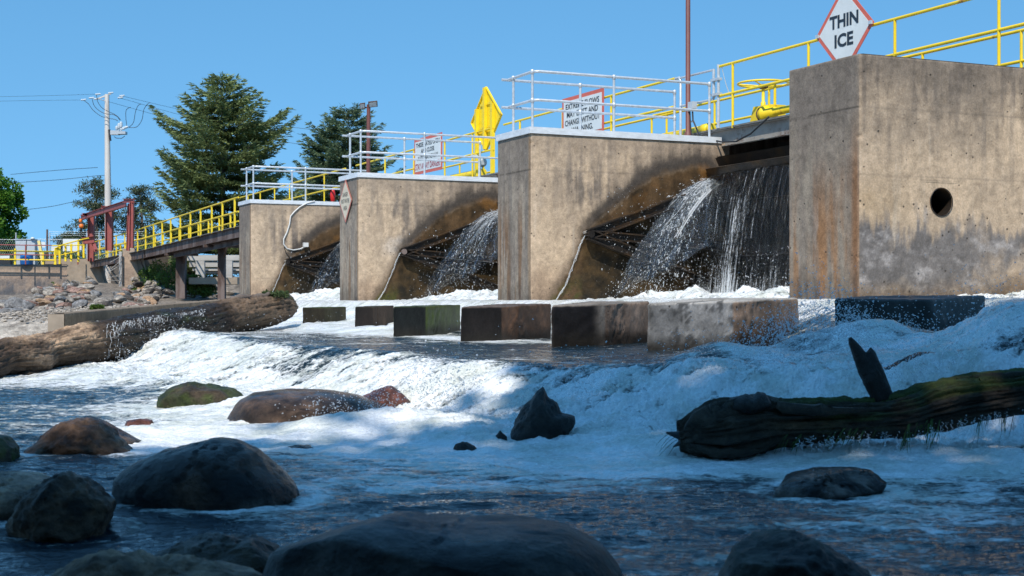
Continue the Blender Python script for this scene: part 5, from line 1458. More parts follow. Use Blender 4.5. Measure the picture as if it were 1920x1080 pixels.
for x, y0, y1 in ((104, 465, 496), (106.5, 464, 478), (109, 463, 478), (112, 463, 495), (123, 459, 490), (133.5, 457, 490), (147, 453, 491), (157, 452, 484)):
    mb = MB(); mb.box((W(x, y0, 101)+W(x, y1, 101))/2, (.065, .05, (y1-y0)/2*101/F)); mb.build("post", "yellow paint", t)
fd = 109
t = thing("chain_link_fence", W(80, 495, fd), "chain link fence with barbed wire behind the yard and crane", "fence")
mbw = MB()
for k in range(78):
    x0 = -30 + k*4.0
    for sg in (-1, 1): mbw.tube([W(x0, 497, fd), W(x0+sg*24, 448.5, fd)], .0065, 3, caps=False)
mbw.build("mesh_wire", "galvanised pipe", t)
for y in (448.5, 441, 437.5, 434):
    mb = MB(); x0 = -30 if y > 445 else 92; mb.tube([W(x0, y, fd)] + [W(x0+(270-x0)*k/6., y+(.8 if k % 2 else 0), fd) for k in range(1, 7)], .02 if y > 445 else .011, 4); mb.build("wire_strand" if y < 445 else "top_tube", "galvanised pipe", t)
for x in (30, 93, 163, 205, 246, 186):
    mb = MB(); mb.tube([W(x, 497, fd), W(x, 436, fd)], .05, 6); mb.build("post", "galvanised pipe", t)
mb = MB(); mb.box(W(88.5, 463, 105), (.055, .05, 1.28)); o = mb.build("dark_post", "rusty steel", None, W(88.5, 495, 105)); tag(o, "tall dark notched steel post at the fence", "post")
for x0, x1, y0, y1, d, lab in ((118, 146, 448, 471, 108, "large blank white sign board on the fence left of the crane"), (96, 109, 462, 470.5, 108, "small blank white board low on the fence"), (68, 85, 453.5, 464, 107.5, "narrow white board beside the pale yellow post"), (0, 18, 479.5, 484.5, 106, "small white plate at the left edge behind the railing"), (146, 153, 461, 469, 108, "small white board next to the large board on the fence")):
    A = W((x0+x1)/2, (y0+y1)/2, d); mb = MB(); mb.box(A, ((x1-x0)/2*d/F, .02, (y1-y0)/2*d/F)); o = mb.build("white_board", "sign white", None, A); tag(o, lab, "sign board")
for x0, x1, lab in ((32, 51.5, "left half grey electrical cabinet behind the yard railing"), (53, 68, "right grey electrical cabinet with a lamp on top")):
    A = W((x0+x1)/2, 473, 106); t = thing("electrical_cabinet", Vector((A.x, A.y, 2.6)), lab, "cabinet")
    hw = (x1-x0)/2*106/F; mb = MB(); mb.box(A, (hw, .3, .90)); mb.build("body", "grey enamel", t)
    mb = MB(); mb.box(A+Vector((0, -.31, .25)), (hw*.85, .008, .5)); mb.build("door", "grey enamel", t)
    mb = MB(); mb.box(A+Vector((0, -.02, .93)), (hw*1.04, .34, .03)); mb.build("lid", "grey enamel", t)
A = W(61, 448.5, 105.6); mb = MB(); mb.lathe(A, [(.05, 0), (.16, .03), (.13, .1), (.04, .15)], 14); o = mb.build("dome_lamp", "sign white", None, A); tag(o, "small white dome lamp on the right cabinet", "lamp")
A = W(50, 496, 104); mb = MB(); mb.lathe(A, [(.42, 0), (.45, .03), (.45, .22), (.47, .24), (.47, .27), (.45, .29), (.45, .42), (.47, .44), (.47, .47), (.44, .62), (.46, .66), (.40, .68)], 24); o = mb.build("blue_barrel", "blue plastic", None, A)
tag(o, "bright blue plastic barrel standing on the abutment wall by the cabinets", "barrel")
A, B = W(73, 451, 104.2), W(81, 496, 104.2); mb = MB(); mb.box((A+B)/2, ((B-A).length/2, .09, .10), ((B-A).normalized(), Vector((0, 1, 0)), (B-A).normalized().cross(Vector((0, 1, 0))))); o = mb.build("leaning_post", "faded yellow", None, B); tag(o, "pale yellow flat post leaning beside the blue barrel", "post")
mb = MB(); A = W(10, 491, 105.5); mb.box(A, (.45, .3, .2)); mb.box(A+Z*.23, (.48, .33, .02)); o = mb.build("dark_bin", "cable black", None, A); tag(o, "low black bin at the left edge behind the railing", "bin")

# utility pole
pd = 110.0
base = W(204, 478, pd); base.z = 1.0
t = thing("utility_pole", base, "tall weathered wooden utility pole with crossarm and switchgear", "utility pole")
zt = gz(177, pd)
tp = W(200.5, 177, pd)
mb = MB(); mb.tube([base, base.lerp(tp, .5), tp], [.28, .24, .17], 14); mb.build("shaft", "weathered pole wood", t)
mb = MB(); A, B = W(181, 186, pd-.5), W(208, 175.5, pd+.3); mb.box((A+B)/2, ((B-A).length/2, .05, .06), ((B-A).normalized(), Vector((0, 1, 0)), (B-A).normalized().cross(Vector((0, 1, 0))))); mb.build("crossarm", "weathered pole wood", t)
mb = MB(); mb.tube([W(186, 186, pd-.5), W(197, 189, pd-.2)], .025, 6); mb.build("brace", "weathered pole wood", t)
for x, y in ((157, 187.5), (172, 184), (184, 177), (181, 186), (208, 174.5), (229, 180), (226, 183.5)):
    mb = MB(); p = W(x, y, pd); mb.lathe(p-Vector((.22, 0, 0)), [(.03, 0), (.075, .06), (.04, .12), (.075, .18), (.04, .24), (.075, .30), (.03, .42)], 10, Vector((1, 0, .1)).normalized()); mb.build("insulator", "insulator", t)
sw = thing("pole_switchgear", W(228, 245, pd-.6), "grey recloser unit with bushings mounted on the utility pole", "switchgear")
mb = MB(); mb.box(W(216, 249, pd-.6), (.32, .22, .16)); mb.build("control_box", "grey enamel", sw)
mb = MB(); mb.box(W(230, 249.5, pd-.6), (.28, .3, .10)); mb.build("tank", "grey enamel", sw)
mb = MB(); mb.tube([W(214, 256, pd-.6), W(218, 259, pd-.6), W(228, 259.5, pd-.6), W(234, 255, pd-.6)], .025, 6); mb.build("cage", "rusty steel", sw)
for x, y, h in ((219, 247, 11), (223, 246, 15), (227, 246, 18)):
    p = W(x, y, pd-.6); q_ = W(x, y-h, pd-.6); L_ = (q_-p).length
    mb = MB(); mb.lathe(p, [(.06, 0), (.06, L_*.35), (.13, L_*.4), (.08, L_*.5), (.14, L_*.6), (.09, L_*.7), (.13, L_*.8), (.05, L_)], 12); mb.build("bushing", "insulator", sw)
for x, y in ((229, 242), (232, 240.5), (235, 239)):
    mb = MB(); mb.lathe(W(x-4, y+1, pd-.6), [(.05, 0), (.11, .08), (.06, .14), (.12, .2), (.06, .26), (.1, .32), (.03, .4)], 10, Vector((.96, 0, .25)).normalized()); mb.build("bushing", "insulator", sw)
mb = MB(); mb.tube([W(205, 243, pd-.3), W(206, 258, pd-.35), W(207, 264, pd-.35)], .09, 8); mb.build("bracket", "cable black", sw)
def wire(pts, d, r, lab, name="wire"):
    P = [W(x, y, dd) for (x, y), dd in zip(pts, d if isinstance(d, (list, tuple)) else [d]*len(pts))]
    # smooth (Catmull-Rom)
    out = []
    for i in range(len(P)-1):
        p0, p1, p2, p3 = P[max(i-1, 0)], P[i], P[i+1], P[min(i+2, len(P)-1)]
        for k in range(8):
            u = k/8; out.append(.5*((2*p1)+(p2-p0)*u+(2*p0-5*p1+4*p2-p3)*u*u+(3*p1-p0-3*p2+p3)*u**3))
    out.append(P[-1]); mb = MB(); mb.tube(out, r, 5); o = mb.build(name, "cable black", None, P[0]); return tag(o, lab, "wire", "overhead wires")
for pts, lab in (([(157, 188), (166, 195), (175, 207), (190, 218), (205, 222), (216, 224), (221, 227)], "outer left jumper wire looping from crossarm to switchgear"),
                 ([(173, 186), (176, 197), (184, 206), (197, 213), (212, 215), (220, 219), (225, 226)], "middle left jumper wire looping from crossarm to switchgear"),
                 ([(181, 178), (183, 190), (191, 202), (203, 209), (214, 214), (221, 219), (226, 225)], "inner left jumper wire looping from crossarm to switchgear"),
                 ([(238, 237), (236, 220), (237, 206), (245, 201)], "left of the three right hand jumper loops"),
                 ([(241, 239), (250, 230), (254, 210), (259, 198), (265, 195)], "middle of the three right hand jumper loops"),
                 ([(242, 239), (256, 238), (266, 225), (270, 205), (278, 194), (282, 193)], "right one of the three right hand jumper loops")):
    wire(pts, pd-.6, .022, lab)
for a, b, lab, dd in (((229, 180), (470, 232), "upper power line leaving right from the pole top", 130), ((226, 184), (470, 248), "middle power line leaving right from the pole", 130), ((205, 191), (470, 260), "lower power line leaving right from the pole", 130)):
    wire([a, ((a[0]+b[0])/2, (a[1]+b[1])/2+2), b], [pd, (pd+dd)/2, dd], .012, lab)
for pts, lab in (([(-60, 191), (60, 188.5), (157, 187.5)], "pale upper power line leaving left from the crossarm"), ([(-60, 182), (60, 180), (184, 176.5)], "topmost faint power line leaving left"),
                 ([(20, 327), (110, 319), (183, 314)], "dashed looking cable reaching the pole at mid height"), ([(20, 343), (110, 337), (190, 329), (200, 334)], "cable reaching the pole just below the dashed one"),
                 ([(40, 394), (90, 388), (130, 380), (200, 362)], "low cable running left from behind the pine")):
    wire(pts, [pd+14]+[pd+4]*(len(pts)-2)+[pd], .010 if pts[0][1] < 200 else .02, lab)
for a, b, lab in (((543, 238), (700, 255), "faint cable left of the second spruce"), ((530, 265), (640, 283), "fainter cable lower left of the second spruce"), ((0, 322), (60, 316), "cable at the far left crossing the sky")):
    if a[0]: wire([a, ((a[0]+b[0])/2, (a[1]+b[1])/2+.6), b], 130, .018, lab)

# ================================================================ TREES
def leaves(centers, dirs, L, Wd, rs, upbias=.3, jitter=.6):
    """one narrow quad per row: centre, direction; returns verts, quads"""
    n = len(centers)
    d = dirs + rs.normal(size=(n, 3))*jitter; d /= np.linalg.norm(d, axis=1)[:, None]
    nn = rs.normal(size=(n, 3)); nn[:, 2] += upbias; s = np.cross(d, nn); s /= np.maximum(np.linalg.norm(s, axis=1)[:, None], 1e-6)
    L = (L*rs.uniform(.6, 1.3, n))[:, None]; Wd = (Wd*rs.uniform(.6, 1.3, n))[:, None]
    V = np.stack([centers-s*Wd*.35, centers+s*Wd*.35, centers+d*L*.6+s*Wd*.5, centers+d*L, centers+d*L*.6-s*Wd*.5], 1).reshape(-1, 3)
    T = (np.arange(n)*5)[:, None] + np.array([[0, 1, 2, 3, 4]])
    return V, T
def poly_obj(name, V, T, mat, parent, smooth=False):
    return tri_obj(name, V, T, mat, parent=parent, smooth=smooth)
def conifer(name, lab, px, d, ybase_z, ytop, halfw_px, seed, mat, prof=None, whorl=.66, open_=0.02, leafL=.34, dens=2.5, side_bias=0):
    rs = np.random.RandomState(seed)
    base = W(px, 0, d); base.z = ybase_z; H = (HY-ytop)*d/F - ybase_z; Rm = halfw_px*d/F
    t = thing(name, base, lab, "tree")
    mb = MB(); mb.tube([base, base+Z*H*.5+Vector((.1, 0, 0)), base+Z*H*.98], [H*.018, H*.011, .02], 10); mb.build("trunk", "bark", t)
    prof = prof or [(0, .75), (.12, 1.0), (.35, .92), (.6, .62), (.8, .36), (.93, .16), (1, .02)]
    C_, D_ = [], []; br = MB()
    z = H*.06
    while z < H*.985:
        f = z/H; rr = Rm*np.interp(f, [p[0] for p in prof], [p[1] for p in prof])
        nb = int(rs.randint(7, 11))
        a0 = rs.uniform(0, 6.28)
        for k in range(nb):
            a = a0 + 6.283*k/nb + rs.uniform(-.35, .35); L = rr*rs.uniform(.5, 1.08)*(1.2 if rs.uniform() < .15 else 1)
            if rs.uniform() < open_: continue
            if L < .12: L = .12
            rise = (.42*f - .10)*L; droop = .16*L*(1-f)
            h = np.array([math.cos(a), math.sin(a), 0]); side = np.array([-h[1], h[0], 0])
            P0 = np.array([base.x, base.y, base.z+z])
            nseg = max(3, int(L/.28)); pts = []
            for j in range(nseg+1):
                u = j/nseg; pts.append(P0 + h*L*u + np.array([0, 0, rise*u - droop*4*u*(1-u) + .15*L*u**3]))
            if L > .8: br.tube([Vector(p) for p in pts[::2]]+[Vector(pts[-1])], [max(.006, .028*L/3*(1-q_)) for q_ in np.linspace(0, .9, len(pts[::2])+1)], 4, caps=False)
            for j in range(1, nseg+1):
                u = j/nseg
                if u < .22 and rs.uniform() < .6: continue
                p = pts[j]; tl = L*.40*(1.12-u)+.18
                for sg in (-1, 1):
                    dirn = h*.75 + side*sg*.8 + np.array([0, 0, .02]); dirn /= np.linalg.norm(dirn)
                    m_ = max(2, int(tl/.17*dens))
                    for q_ in range(m_):
                        w = (q_+.5)/m_
                        for r_ in range(2):
                            C_.append(p + dirn*tl*w + rs.normal(size=3)*[.06, .06, .03]); D_.append(dirn*.7 + h*.5 + np.array([0, 0, rs.uniform(-.2, .3)]))
                for r_ in range(2): C_.append(p + rs.normal(size=3)*.05); D_.append(h + np.array([0, 0, .25]))
        z += whorl*rs.uniform(.75, 1.2)*(1.15 - .45*f)
    C_, D_ = np.array(C_), np.array(D_)
    V, T = leaves(C_, D_, np.full(len(C_), leafL), np.full(len(C_), leafL*.23), rs, upbias=1.3, jitter=.30)
    poly_obj("needles", V, T, mat, t); br.build("branches", "bark", t)
    print(name, len(T)); return t
conifer("spruce_tree", "tallest big spruce tree left of the piers, wide and shaggy", 415, 98, 1.0, 140, 158, 1, "spruce needles",
        prof=[(0, .85), (.14, 1.0), (.3, .93), (.42, .86), (.55, .78), (.68, .70), (.8, .50), (.9, .30), (.97, .14), (1, .03)])
conifer("spruce_tree", "second smaller spruce tree behind the floodlight pole", 652, 115, 1.0, 200, 150, 2, "spruce needles blueish",
        prof=[(0, .9), (.15, 1.0), (.4, .82), (.6, .62), (.75, .5), (.86, .38), (.95, .2), (1, .03)])
def pine(lab, px, d, ytop, ybot, wpx, seed, open_):
    """pine with clumped, see-through tufts"""
    rs = np.random.RandomState(seed); base = W(px, 0, d); base.z = .9; zt = (HY-ytop)*d/F; zb_ = (HY-ybot)*d/F; Rm = wpx*d/F
    t = thing("pine_tree", base, lab, "tree")
    mb = MB(); mb.tube([base, Vector((base.x+.2, base.y, (zt+zb_)/2)), Vector((base.x, base.y, zt))], [.22, .13, .02], 8); mb.build("trunk", "bark", t)
    C_, D_ = [], []; br = MB()
    for k in range(int(34)):
        f = (k+rs.uniform())/34; z = zb_ + (zt-zb_)*f; a = rs.uniform(0, 6.28); L = Rm*rs.uniform(.55, 1.1)*math.sin(math.pi*min(1, .2+.75*f))**.6
        h = np.array([math.cos(a), math.sin(a)*.8, 0]); p0 = np.array([base.x, base.y, z]); tip = p0 + h*L + np.array([0, 0, L*rs.uniform(.0, .4)])
        br.tube([Vector(p0), Vector((p0+tip)/2-np.array([0, 0, .1])), Vector(tip)], [.05, .03, .012], 4, caps=False)
        for c in range(int(3+L*2.2)):
            u = rs.uniform(.35, 1.0); cc = p0 + (tip-p0)*u + rs.normal(size=3)*[.35, .35, .16]
            br.tube([Vector(p0+(tip-p0)*max(.1, u-.2)), Vector(cc)], .012, 3, caps=False)
            for q_ in range(34):
                v = rs.normal(size=3)*[.22, .22, .12]; C_.append(cc+v); D_.append(v + np.array([0, 0, .18]))
    C_, D_ = np.array(C_), np.array(D_); V, T = leaves(C_, D_, np.full(len(C_), .24), np.full(len(C_), .075), rs, .5, .3)
    poly_obj("needles", V, T, "pine needles", t); br.build("branches", "bark", t)
pine("thin open pine tree behind the utility pole and red crane", 178, 125, 338, 470, 46, 21, .3)
pine("thin pine tree between the red crane and the big spruce", 262, 128, 352, 470, 34, 22, .3)
pine("low pine tree behind the fence left of the crane", 128, 160, 443, 480, 24, 23, .3)
def broad(name, lab, base, H, Rm, seed, mat, n, leaf, zlow=.25, squash=(1, 1, 1), clumps=60, cs=.28):
    rs = np.random.RandomState(seed); base = Vector(base); t = thing(name, base, lab, "tree")
    cz = base.z + H*(zlow+(1-zlow)/2); rz = H*(1-zlow)/2
    mb = MB(); mb.tube([base, base+Z*H*.3+Vector((.1, 0, 0)), base+Z*H*.7], [Rm*.07, Rm*.05, Rm*.02], 10)
    ctrs = []
    for k in range(clumps):
        v = rs.normal(size=3); v /= np.linalg.norm(v); v *= rs.uniform(.35, 1.0)**.5
        ctrs.append(np.array([base.x+v[0]*Rm*.85*squash[0], base.y+v[1]*Rm*.85*squash[1], cz+v[2]*rz*.9]))
    for c in ctrs[:22]: mb.tube([base+Z*H*.35, (Vector(c)+base+Z*H*.5)/2, Vector(c)], [Rm*.03, Rm*.018, .01], 5, caps=False)
    mb.build("trunk", "bark", t)
    per = n//clumps; C_, D_ = [], []
    for c in ctrs:
        r = Rm*cs*rs.uniform(.6, 1.3); v = rs.normal(size=(per, 3)); v /= np.linalg.norm(v, axis=1)[:, None]; v *= (rs.uniform(.3, 1, per)**.4)[:, None]*r; v[:, 2] *= .75
        C_.append(c+v); D_.append(v/r)
    C_, D_ = np.concatenate(C_), np.concatenate(D_)
    V, T = leaves(C_, D_, np.full(len(C_), leaf), np.full(len(C_), leaf*.75), rs, .6, .8)
    poly_obj("crown", V, T, mat, t); return t
b = W(-75, 0, 150); broad("maple_tree", "bright green leafy tree cut by the left edge of the picture", (b.x, b.y, 1.0), 14.4, 7.0, 31, "broad leaves", 60000, .30, .05, clumps=110, cs=.26)
for k, (px, w, h, lab) in enumerate(((20, 3.2, 3.6, "green shrubs behind the fence at the far left"), (75, 3.0, 3.3, "dark green shrub behind the leaning yellow post"), (120, 3.2, 3.0, "green shrub behind the white fence board"), (215, 3.5, 3.4, "low shrub behind the crane legs"), (290, 3.5, 3.8, "shrub under the big spruce"), (545, 3.5, 4.2, "low shrub between the two spruces"))):
    b = W(px, 0, 122+k); broad("shrub", lab, (b.x, b.y, 1.0), h, w, 40+k, "bush leaves", 5000, .22, .0, clumps=30, cs=.35)["category"] = "shrub"
for k, (px, py, d, w, h, lab) in enumerate(((283, 556, 88, 1.0, 1.8, "green bush by the rubble stub under the bridge"), (312, 556, 86, 1.4, 2.5, "leafy bush just left of the first steel column"), (358, 556, 80, .6, 1.5, "light green bush right of the first steel column"), (386, 556, 80, .5, .8, "small bush between the two steel columns"), (268, 574, 88, .9, 1.2, "yellow green weeds on the rubble stub"))):
    b = W(px, py, d); broad("bush", lab, (b.x, b.y, b.z), h, w, 60+k, "bush leaves", 2600, .10, .0, clumps=22, cs=.4)["category"] = "bush"
for k, (px, py, d, s_, lab) in enumerate(((178, 580, 36, .22, "small weed growing on the gravel behind the curb, left one"), (190, 581, 36, .2, "small weed growing on the gravel behind the curb, right one"), (100, 566, 98, .9, "grass tuft at the foot of the abutment wall"), (128, 562, 99, .8, "grass tuft on the crest of the rubble"), (80, 578, 95, .7, "grass patch lower down at the abutment wall"))):
    b = W(px, py, d); broad("weed", lab, (b.x, b.y, b.z-.05), s_*(.8 if d < 50 else 1.4), s_*(.32 if d < 50 else .9), 80+k, "bush leaves", 260, .07 if d < 50 else .14, .0, clumps=10, cs=.45)["category"] = "weed"

# ================================================================ RUBBLE OF THE LEFT BANK
protos = {}
def stone_proto(kind, k):
    rs = np.random.RandomState(100+k)
    import bmesh
    bm = bmesh.new(); bmesh.ops.create_icosphere(bm, subdivisions=3, radius=1)
    V = np.array([v.co[:] for v in bm.verts]); T = np.array([[v.index for v in f.verts] for f in bm.faces]); bm.free()
    for q_ in range(9):                       # chop with random planes for a broken look
        nrm = rs.normal(size=3); nrm /= np.linalg.norm(nrm); dd = rs.uniform(.55, .85)
        s_ = V@nrm; over = np.maximum(s_-dd, 0); V = V - nrm[None]*over[:, None]*.95
    V = V*np.array([1, .8, .62])
    V = V*(1+.05*fbm(V[:, 0]*4+k, V[:, 1]*4, V[:, 2]*4, 4, .6))[:, None]
    tone = rock_tone(kind, V*.5+k, V, k*2.1)
    me = bpy.data.meshes.new("stone")
    me.vertices.add(len(V)); me.vertices.foreach_set("co", V.astype(np.float32).ravel())
    me.loops.add(T.size); me.loops.foreach_set("vertex_index", T.astype(np.int32).ravel())
    me.polygons.add(len(T)); me.polygons.foreach_set("loop_start", np.arange(0, T.size, 3, dtype=np.int32)); me.polygons.foreach_set("use_smooth", np.full(len(T), False))
    attrs(me, tone, np.zeros(len(V))); me.materials.append(MAT["rock"]); me.update(); return me
KINDS_ = {'dry': ("rubble_stone", "tan broken stone in the rubble bank below the abutment wall", "tan stones of the rubble bank"),
          'drygrey': ("rubble_stone", "grey stone in the rubble bank below the abutment wall", "grey stones of the rubble bank"),
          'dryred': ("rubble_stone", "reddish stone in the rubble bank below the abutment wall", "reddish stones of the rubble bank"),
          'dryorange': ("rubble_stone", "orange brown stone in the rubble bank below the abutment wall", "orange stones of the rubble bank"),
          'drydark': ("rubble_stone", "dark stone in the rubble bank below the abutment wall", "dark stones of the rubble bank")}
for kk in KINDS_: protos[kk] = [stone_proto(kk, i+len(kk)*3) for i in range(4)]
rs = np.random.RandomState(9)
def stone(kind, loc, size, rot=None, grp=True, lab=None):
    o = bpy.data.objects.new("rubble_stone", protos[kind][rs.randint(4)]); COL.objects.link(o); o.location = loc
    o.scale = (size*rs.uniform(.8, 1.25), size*rs.uniform(.7, 1.1), size*rs.uniform(.6, 1.0)); o.rotation_euler = rot or (rs.uniform(-.4, .4), rs.uniform(-.4, .4), rs.uniform(0, 6.28))
    nme, l, g = KINDS_[kind]; tag(o, lab or l, "stone", g if not lab else None); return o
ks = list(KINDS_); pk = [.46, .24, .13, .07, .10]
cnt = 0
for row, (d, n_) in enumerate(((33, 18), (36, 22), (40, 24), (45, 24), (51, 24), (58, 24), (66, 30), (73, 32), (80, 30), (87, 24), (93, 16))):
    for k in range(n_):
        dd = d*rs.uniform(.95, 1.05)
        px = rs.uniform(-10, 132) if d < 60 else (rs.uniform(0, 300) if d < 80 else rs.uniform(70, 300))
        if d >= 80 and 175 < px < 225: continue
        X = (px-960)/F*dd
        if d < 60 and X > -9.6: continue
        zg = float(terrain_z(np.array([X]), np.array([dd]))[0])
        hump = 1.0*math.exp(-((px-150)/75)**2)*(d > 60)*(.5 + (d-60)/50) 
        size = rs.uniform(.17, .38)*(1 + .45*(d > 60))
        stone(ks[rs.choice(5, p=pk)], (X, dd, zg + .09), size); cnt += 1
for px, py, d, sz, kind, lab in ((40, 574, 60, .8, 'drygrey', "large flat grey slab stone at the left of the rubble bank"), (20, 590, 48, .5, 'drygrey', "big grey stone lying low at the left edge of the rubble"), (160, 548, 88, .9, 'dry', "big pale slab leaning at the crest of the rubble"), (140, 560, 80, .8, 'dry', "big pale stone left of the leaning slab"),
                             (172, 556, 78, .7, 'dryorange', "orange tan stone below the leaning slab"), (203, 572, 62, .33, 'drydark', "dark oval stone on the gravel behind the curb"), (118, 575, 58, .5, 'dryred', "reddish flat stone in the middle of the rubble"), (72, 596, 42, .22, 'dryorange', "orange squarish stone near the curb end")):
    p = W(px, py, d); stone(kind, p, sz, (rs.uniform(-.2, .2), rs.uniform(-.3, .3), rs.uniform(0, 3)), lab=lab)
for k in range(36):    # the masonry stub at the bridge pier
    u, w = rs.uniform(), rs.uniform(); px = 250 + 62*u; yt = 520 + 6*u; yb_ = 560; py = yt + (yb_-yt)*w + (8*u*u)
    if px > 296 + 14*w: continue
    stone(['dry', 'drygrey', 'dryred', 'drydark'][rs.choice(4, p=[.5, .2, .1, .2])], W(px, py, 86 - 3*w), rs.uniform(.25, .45)); cnt += 1
for k in range(14):
    px = rs.uniform(300, 440); stone(['dry', 'drygrey', 'drydark'][rs.choice(3)], W(px, rs.uniform(535, 560), 82), rs.uniform(.22, .5)); cnt += 1
print("stones", cnt)
# gravel right behind the curb
q_ = np.random.RandomState(2); n_ = 2600
Yg = q_.uniform(31, 60, n_); Xg = np.interp(Yg, [30, 47], [cA.x, cB.x]) - .45 - q_.uniform(0, 3.2, n_)
Zg = np.interp(Yg, [30, 40, 60], [-.42, -.22, -.1]) + .03*q_.normal(size=n_)
r_ = q_.uniform(.02, .06, n_); jit = 1+.3*q_.normal(size=(n_, 12, 1)).clip(-1.2, 1.2)
Vg = (np.stack([Xg, Yg, Zg], 1)[:, None]+_IV[None]*jit*r_[:, None, None]*np.array([1, 1, .6])).reshape(-1, 3)
o = tri_obj("gravel", Vg, (np.arange(n_)[:, None, None]*12+_IF[None]).reshape(-1, 3), "pebbles", smooth=False, loc=Vector((cA.x, cA.y, -.4))); tag(o, "pale loose gravel behind the curb wall", "gravel", kind="stuff")
ug = np.linspace(0, 1, 60); vg = np.linspace(0, 1, 14); A_, B_ = np.meshgrid(ug, vg, indexing='ij')
Yb = 30.1 + 32*A_; Xb = np.interp(Yb, [30, 47], [cA.x, cB.x]) - .36 - 3.8*B_
Zb = np.interp(Yb, [30, 40, 62], [-.44, -.25, -.12]) - .55*sst(.6, 1, B_) - .5*sst(.03, 0, A_)
o = grid_obj("gravel_bed", np.stack([Xb, Yb, Zb], -1), 60, 14, "pebbles"); tag(o, kind="structure")

# ================================================================ LOGS
def log_obj(name, part, stations, seg, nlen, seed, tonef, mat="log wood", parent=None, rough=(.05, .02), wetf=None):
    """stations: (px, ytop, ybot, depth)"""
    st = np.array(stations, float); u = np.linspace(0, 1, nlen)
    cum = np.concatenate([[0], np.cumsum(np.abs(np.diff(st[:, 0])))]); cum /= cum[-1]
    px, yt, yb_, d = (np.interp(u, cum, st[:, k]) for k in range(4))
    k_ = np.hanning(max(5, nlen//30)); k_ /= k_.sum()
    def smo(a): 
        p = np.pad(a, len(k_)//2, mode='reflect', reflect_type='odd'); return np.convolve(p, k_, 'valid')[:nlen]
    px, yt, yb_, d = smo(px), smo(yt), smo(yb_), smo(d)
    cx, cz, rad = (px-960)/F*d, (HY-(yt+yb_)/2)/F*d, (yb_-yt)/2/F*d
    Pc = np.stack([cx, d, cz], 1); tan = np.gradient(Pc, axis=0); tan /= np.linalg.norm(tan, axis=1)[:, None]
    side = np.cross(tan, [0, 0, 1.]); side /= np.linalg.norm(side, axis=1)[:, None]; up = np.cross(side, tan)
    an = np.linspace(0, 2*np.pi, seg, endpoint=False)
    U_, A_ = np.meshgrid(np.arange(nlen), an, indexing='ij')
    Ls = np.concatenate([[0], np.cumsum(np.linalg.norm(np.diff(Pc, axis=0), axis=1))])[:, None]*np.ones((1, seg))
    ca, sa = np.cos(A_), np.sin(A_)
    fib = fbm(Ls*.9+seed, ca*4.2, sa*4.2+seed, 6, .66, kind=1); lump = fbm(Ls*1.3, ca*1.2+seed, sa*1.2, 4); fine = fbm(Ls*4, ca*14, sa*14+seed, 4, .6)
    rr = rad[:, None]*(1 + rough[0]*2.2*lump) + rough[1]*2.0*(fib-.2) + rough[1]*.6*fine
    V = Pc[:, None] + side[:, None]*(rr*ca)[..., None] + up[:, None]*(rr*sa)[..., None]
    ends = V.copy()
    V0 = V[0].mean(0)[None].repeat(seg, 0) + tan[0]*.05; V1 = V[-1].mean(0)[None].repeat(seg, 0) - tan[-1]*.08
    Vall = np.concatenate([V0[None], V, V1[None]], 0)
    tone, wet = tonef(px[:, None]*np.ones((1, seg)), sa, Ls, ca, fib, lump, fine)
    tone = np.concatenate([tone[:1]*.6, tone, tone[-1:]*.5], 0); wet = np.concatenate([wet[:1], wet, wet[-1:]], 0)
    return grid_obj(part, Vall, nlen+2, seg, mat, parent=parent, tone=tone, wet=wet, wrap=True, loc=None)
def tone_big(px, sa, Ls, ca, fib, lump, fine):
    t = mixc((.18, .115, .072), (.045, .029, .018), np.clip(.45+.9*fib+.6*lump, 0, 1))
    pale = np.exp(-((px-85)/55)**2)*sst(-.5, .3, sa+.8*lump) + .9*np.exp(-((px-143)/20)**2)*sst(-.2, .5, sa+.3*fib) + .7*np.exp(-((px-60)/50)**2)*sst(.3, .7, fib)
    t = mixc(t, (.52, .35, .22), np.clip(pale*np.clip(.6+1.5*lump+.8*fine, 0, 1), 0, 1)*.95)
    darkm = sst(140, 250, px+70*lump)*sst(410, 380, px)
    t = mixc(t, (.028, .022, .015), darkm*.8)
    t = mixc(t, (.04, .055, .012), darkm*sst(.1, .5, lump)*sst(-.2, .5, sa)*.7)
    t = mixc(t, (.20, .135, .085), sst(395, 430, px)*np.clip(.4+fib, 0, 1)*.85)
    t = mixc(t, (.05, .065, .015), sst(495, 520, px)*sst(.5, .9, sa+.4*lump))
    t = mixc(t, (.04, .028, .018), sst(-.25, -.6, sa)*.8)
    wet = .35 + .5*darkm
    return t, np.clip(wet, 0, 1)
LOGB = [(-170, 690, 770, 17.5), (-60, 660, 735, 18.6), (0, 641, 702, 19.4), (40, 636, 704, 19.9), (60, 633, 706, 20.2), (75, 630, 690, 20.5), (130, 616, 684, 21.2), (215, 600, 674, 22.3), (300, 586, 662, 23.6), (370, 578, 655, 24.7),
        (400, 570, 640, 25.2), (440, 561, 626, 25.9), (490, 555, 612, 26.8), (525, 551, 602, 27.4), (543, 560, 590, 27.8)]
c = W(270, 620, 23)
fl = thing("fallen_log", c, "huge weathered fallen log leaning across the water at the left", "log")
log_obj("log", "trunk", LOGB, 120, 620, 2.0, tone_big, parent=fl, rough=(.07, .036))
# stub foot under the left end
P, T, cc, un = rock_mesh("x", [(28, 695), (66, 695), (64, 702), (58, 708), (40, 709), (30, 703)], 19.7, .14, '', 0, .04, 'sharp', 4, 4)
tri_obj("stub_foot", P+np.array(cc), T, "log wood", parent=fl, tone=np.tile((.05, .035, .02), (len(P), 1)), wet=np.full(len(P), .6))
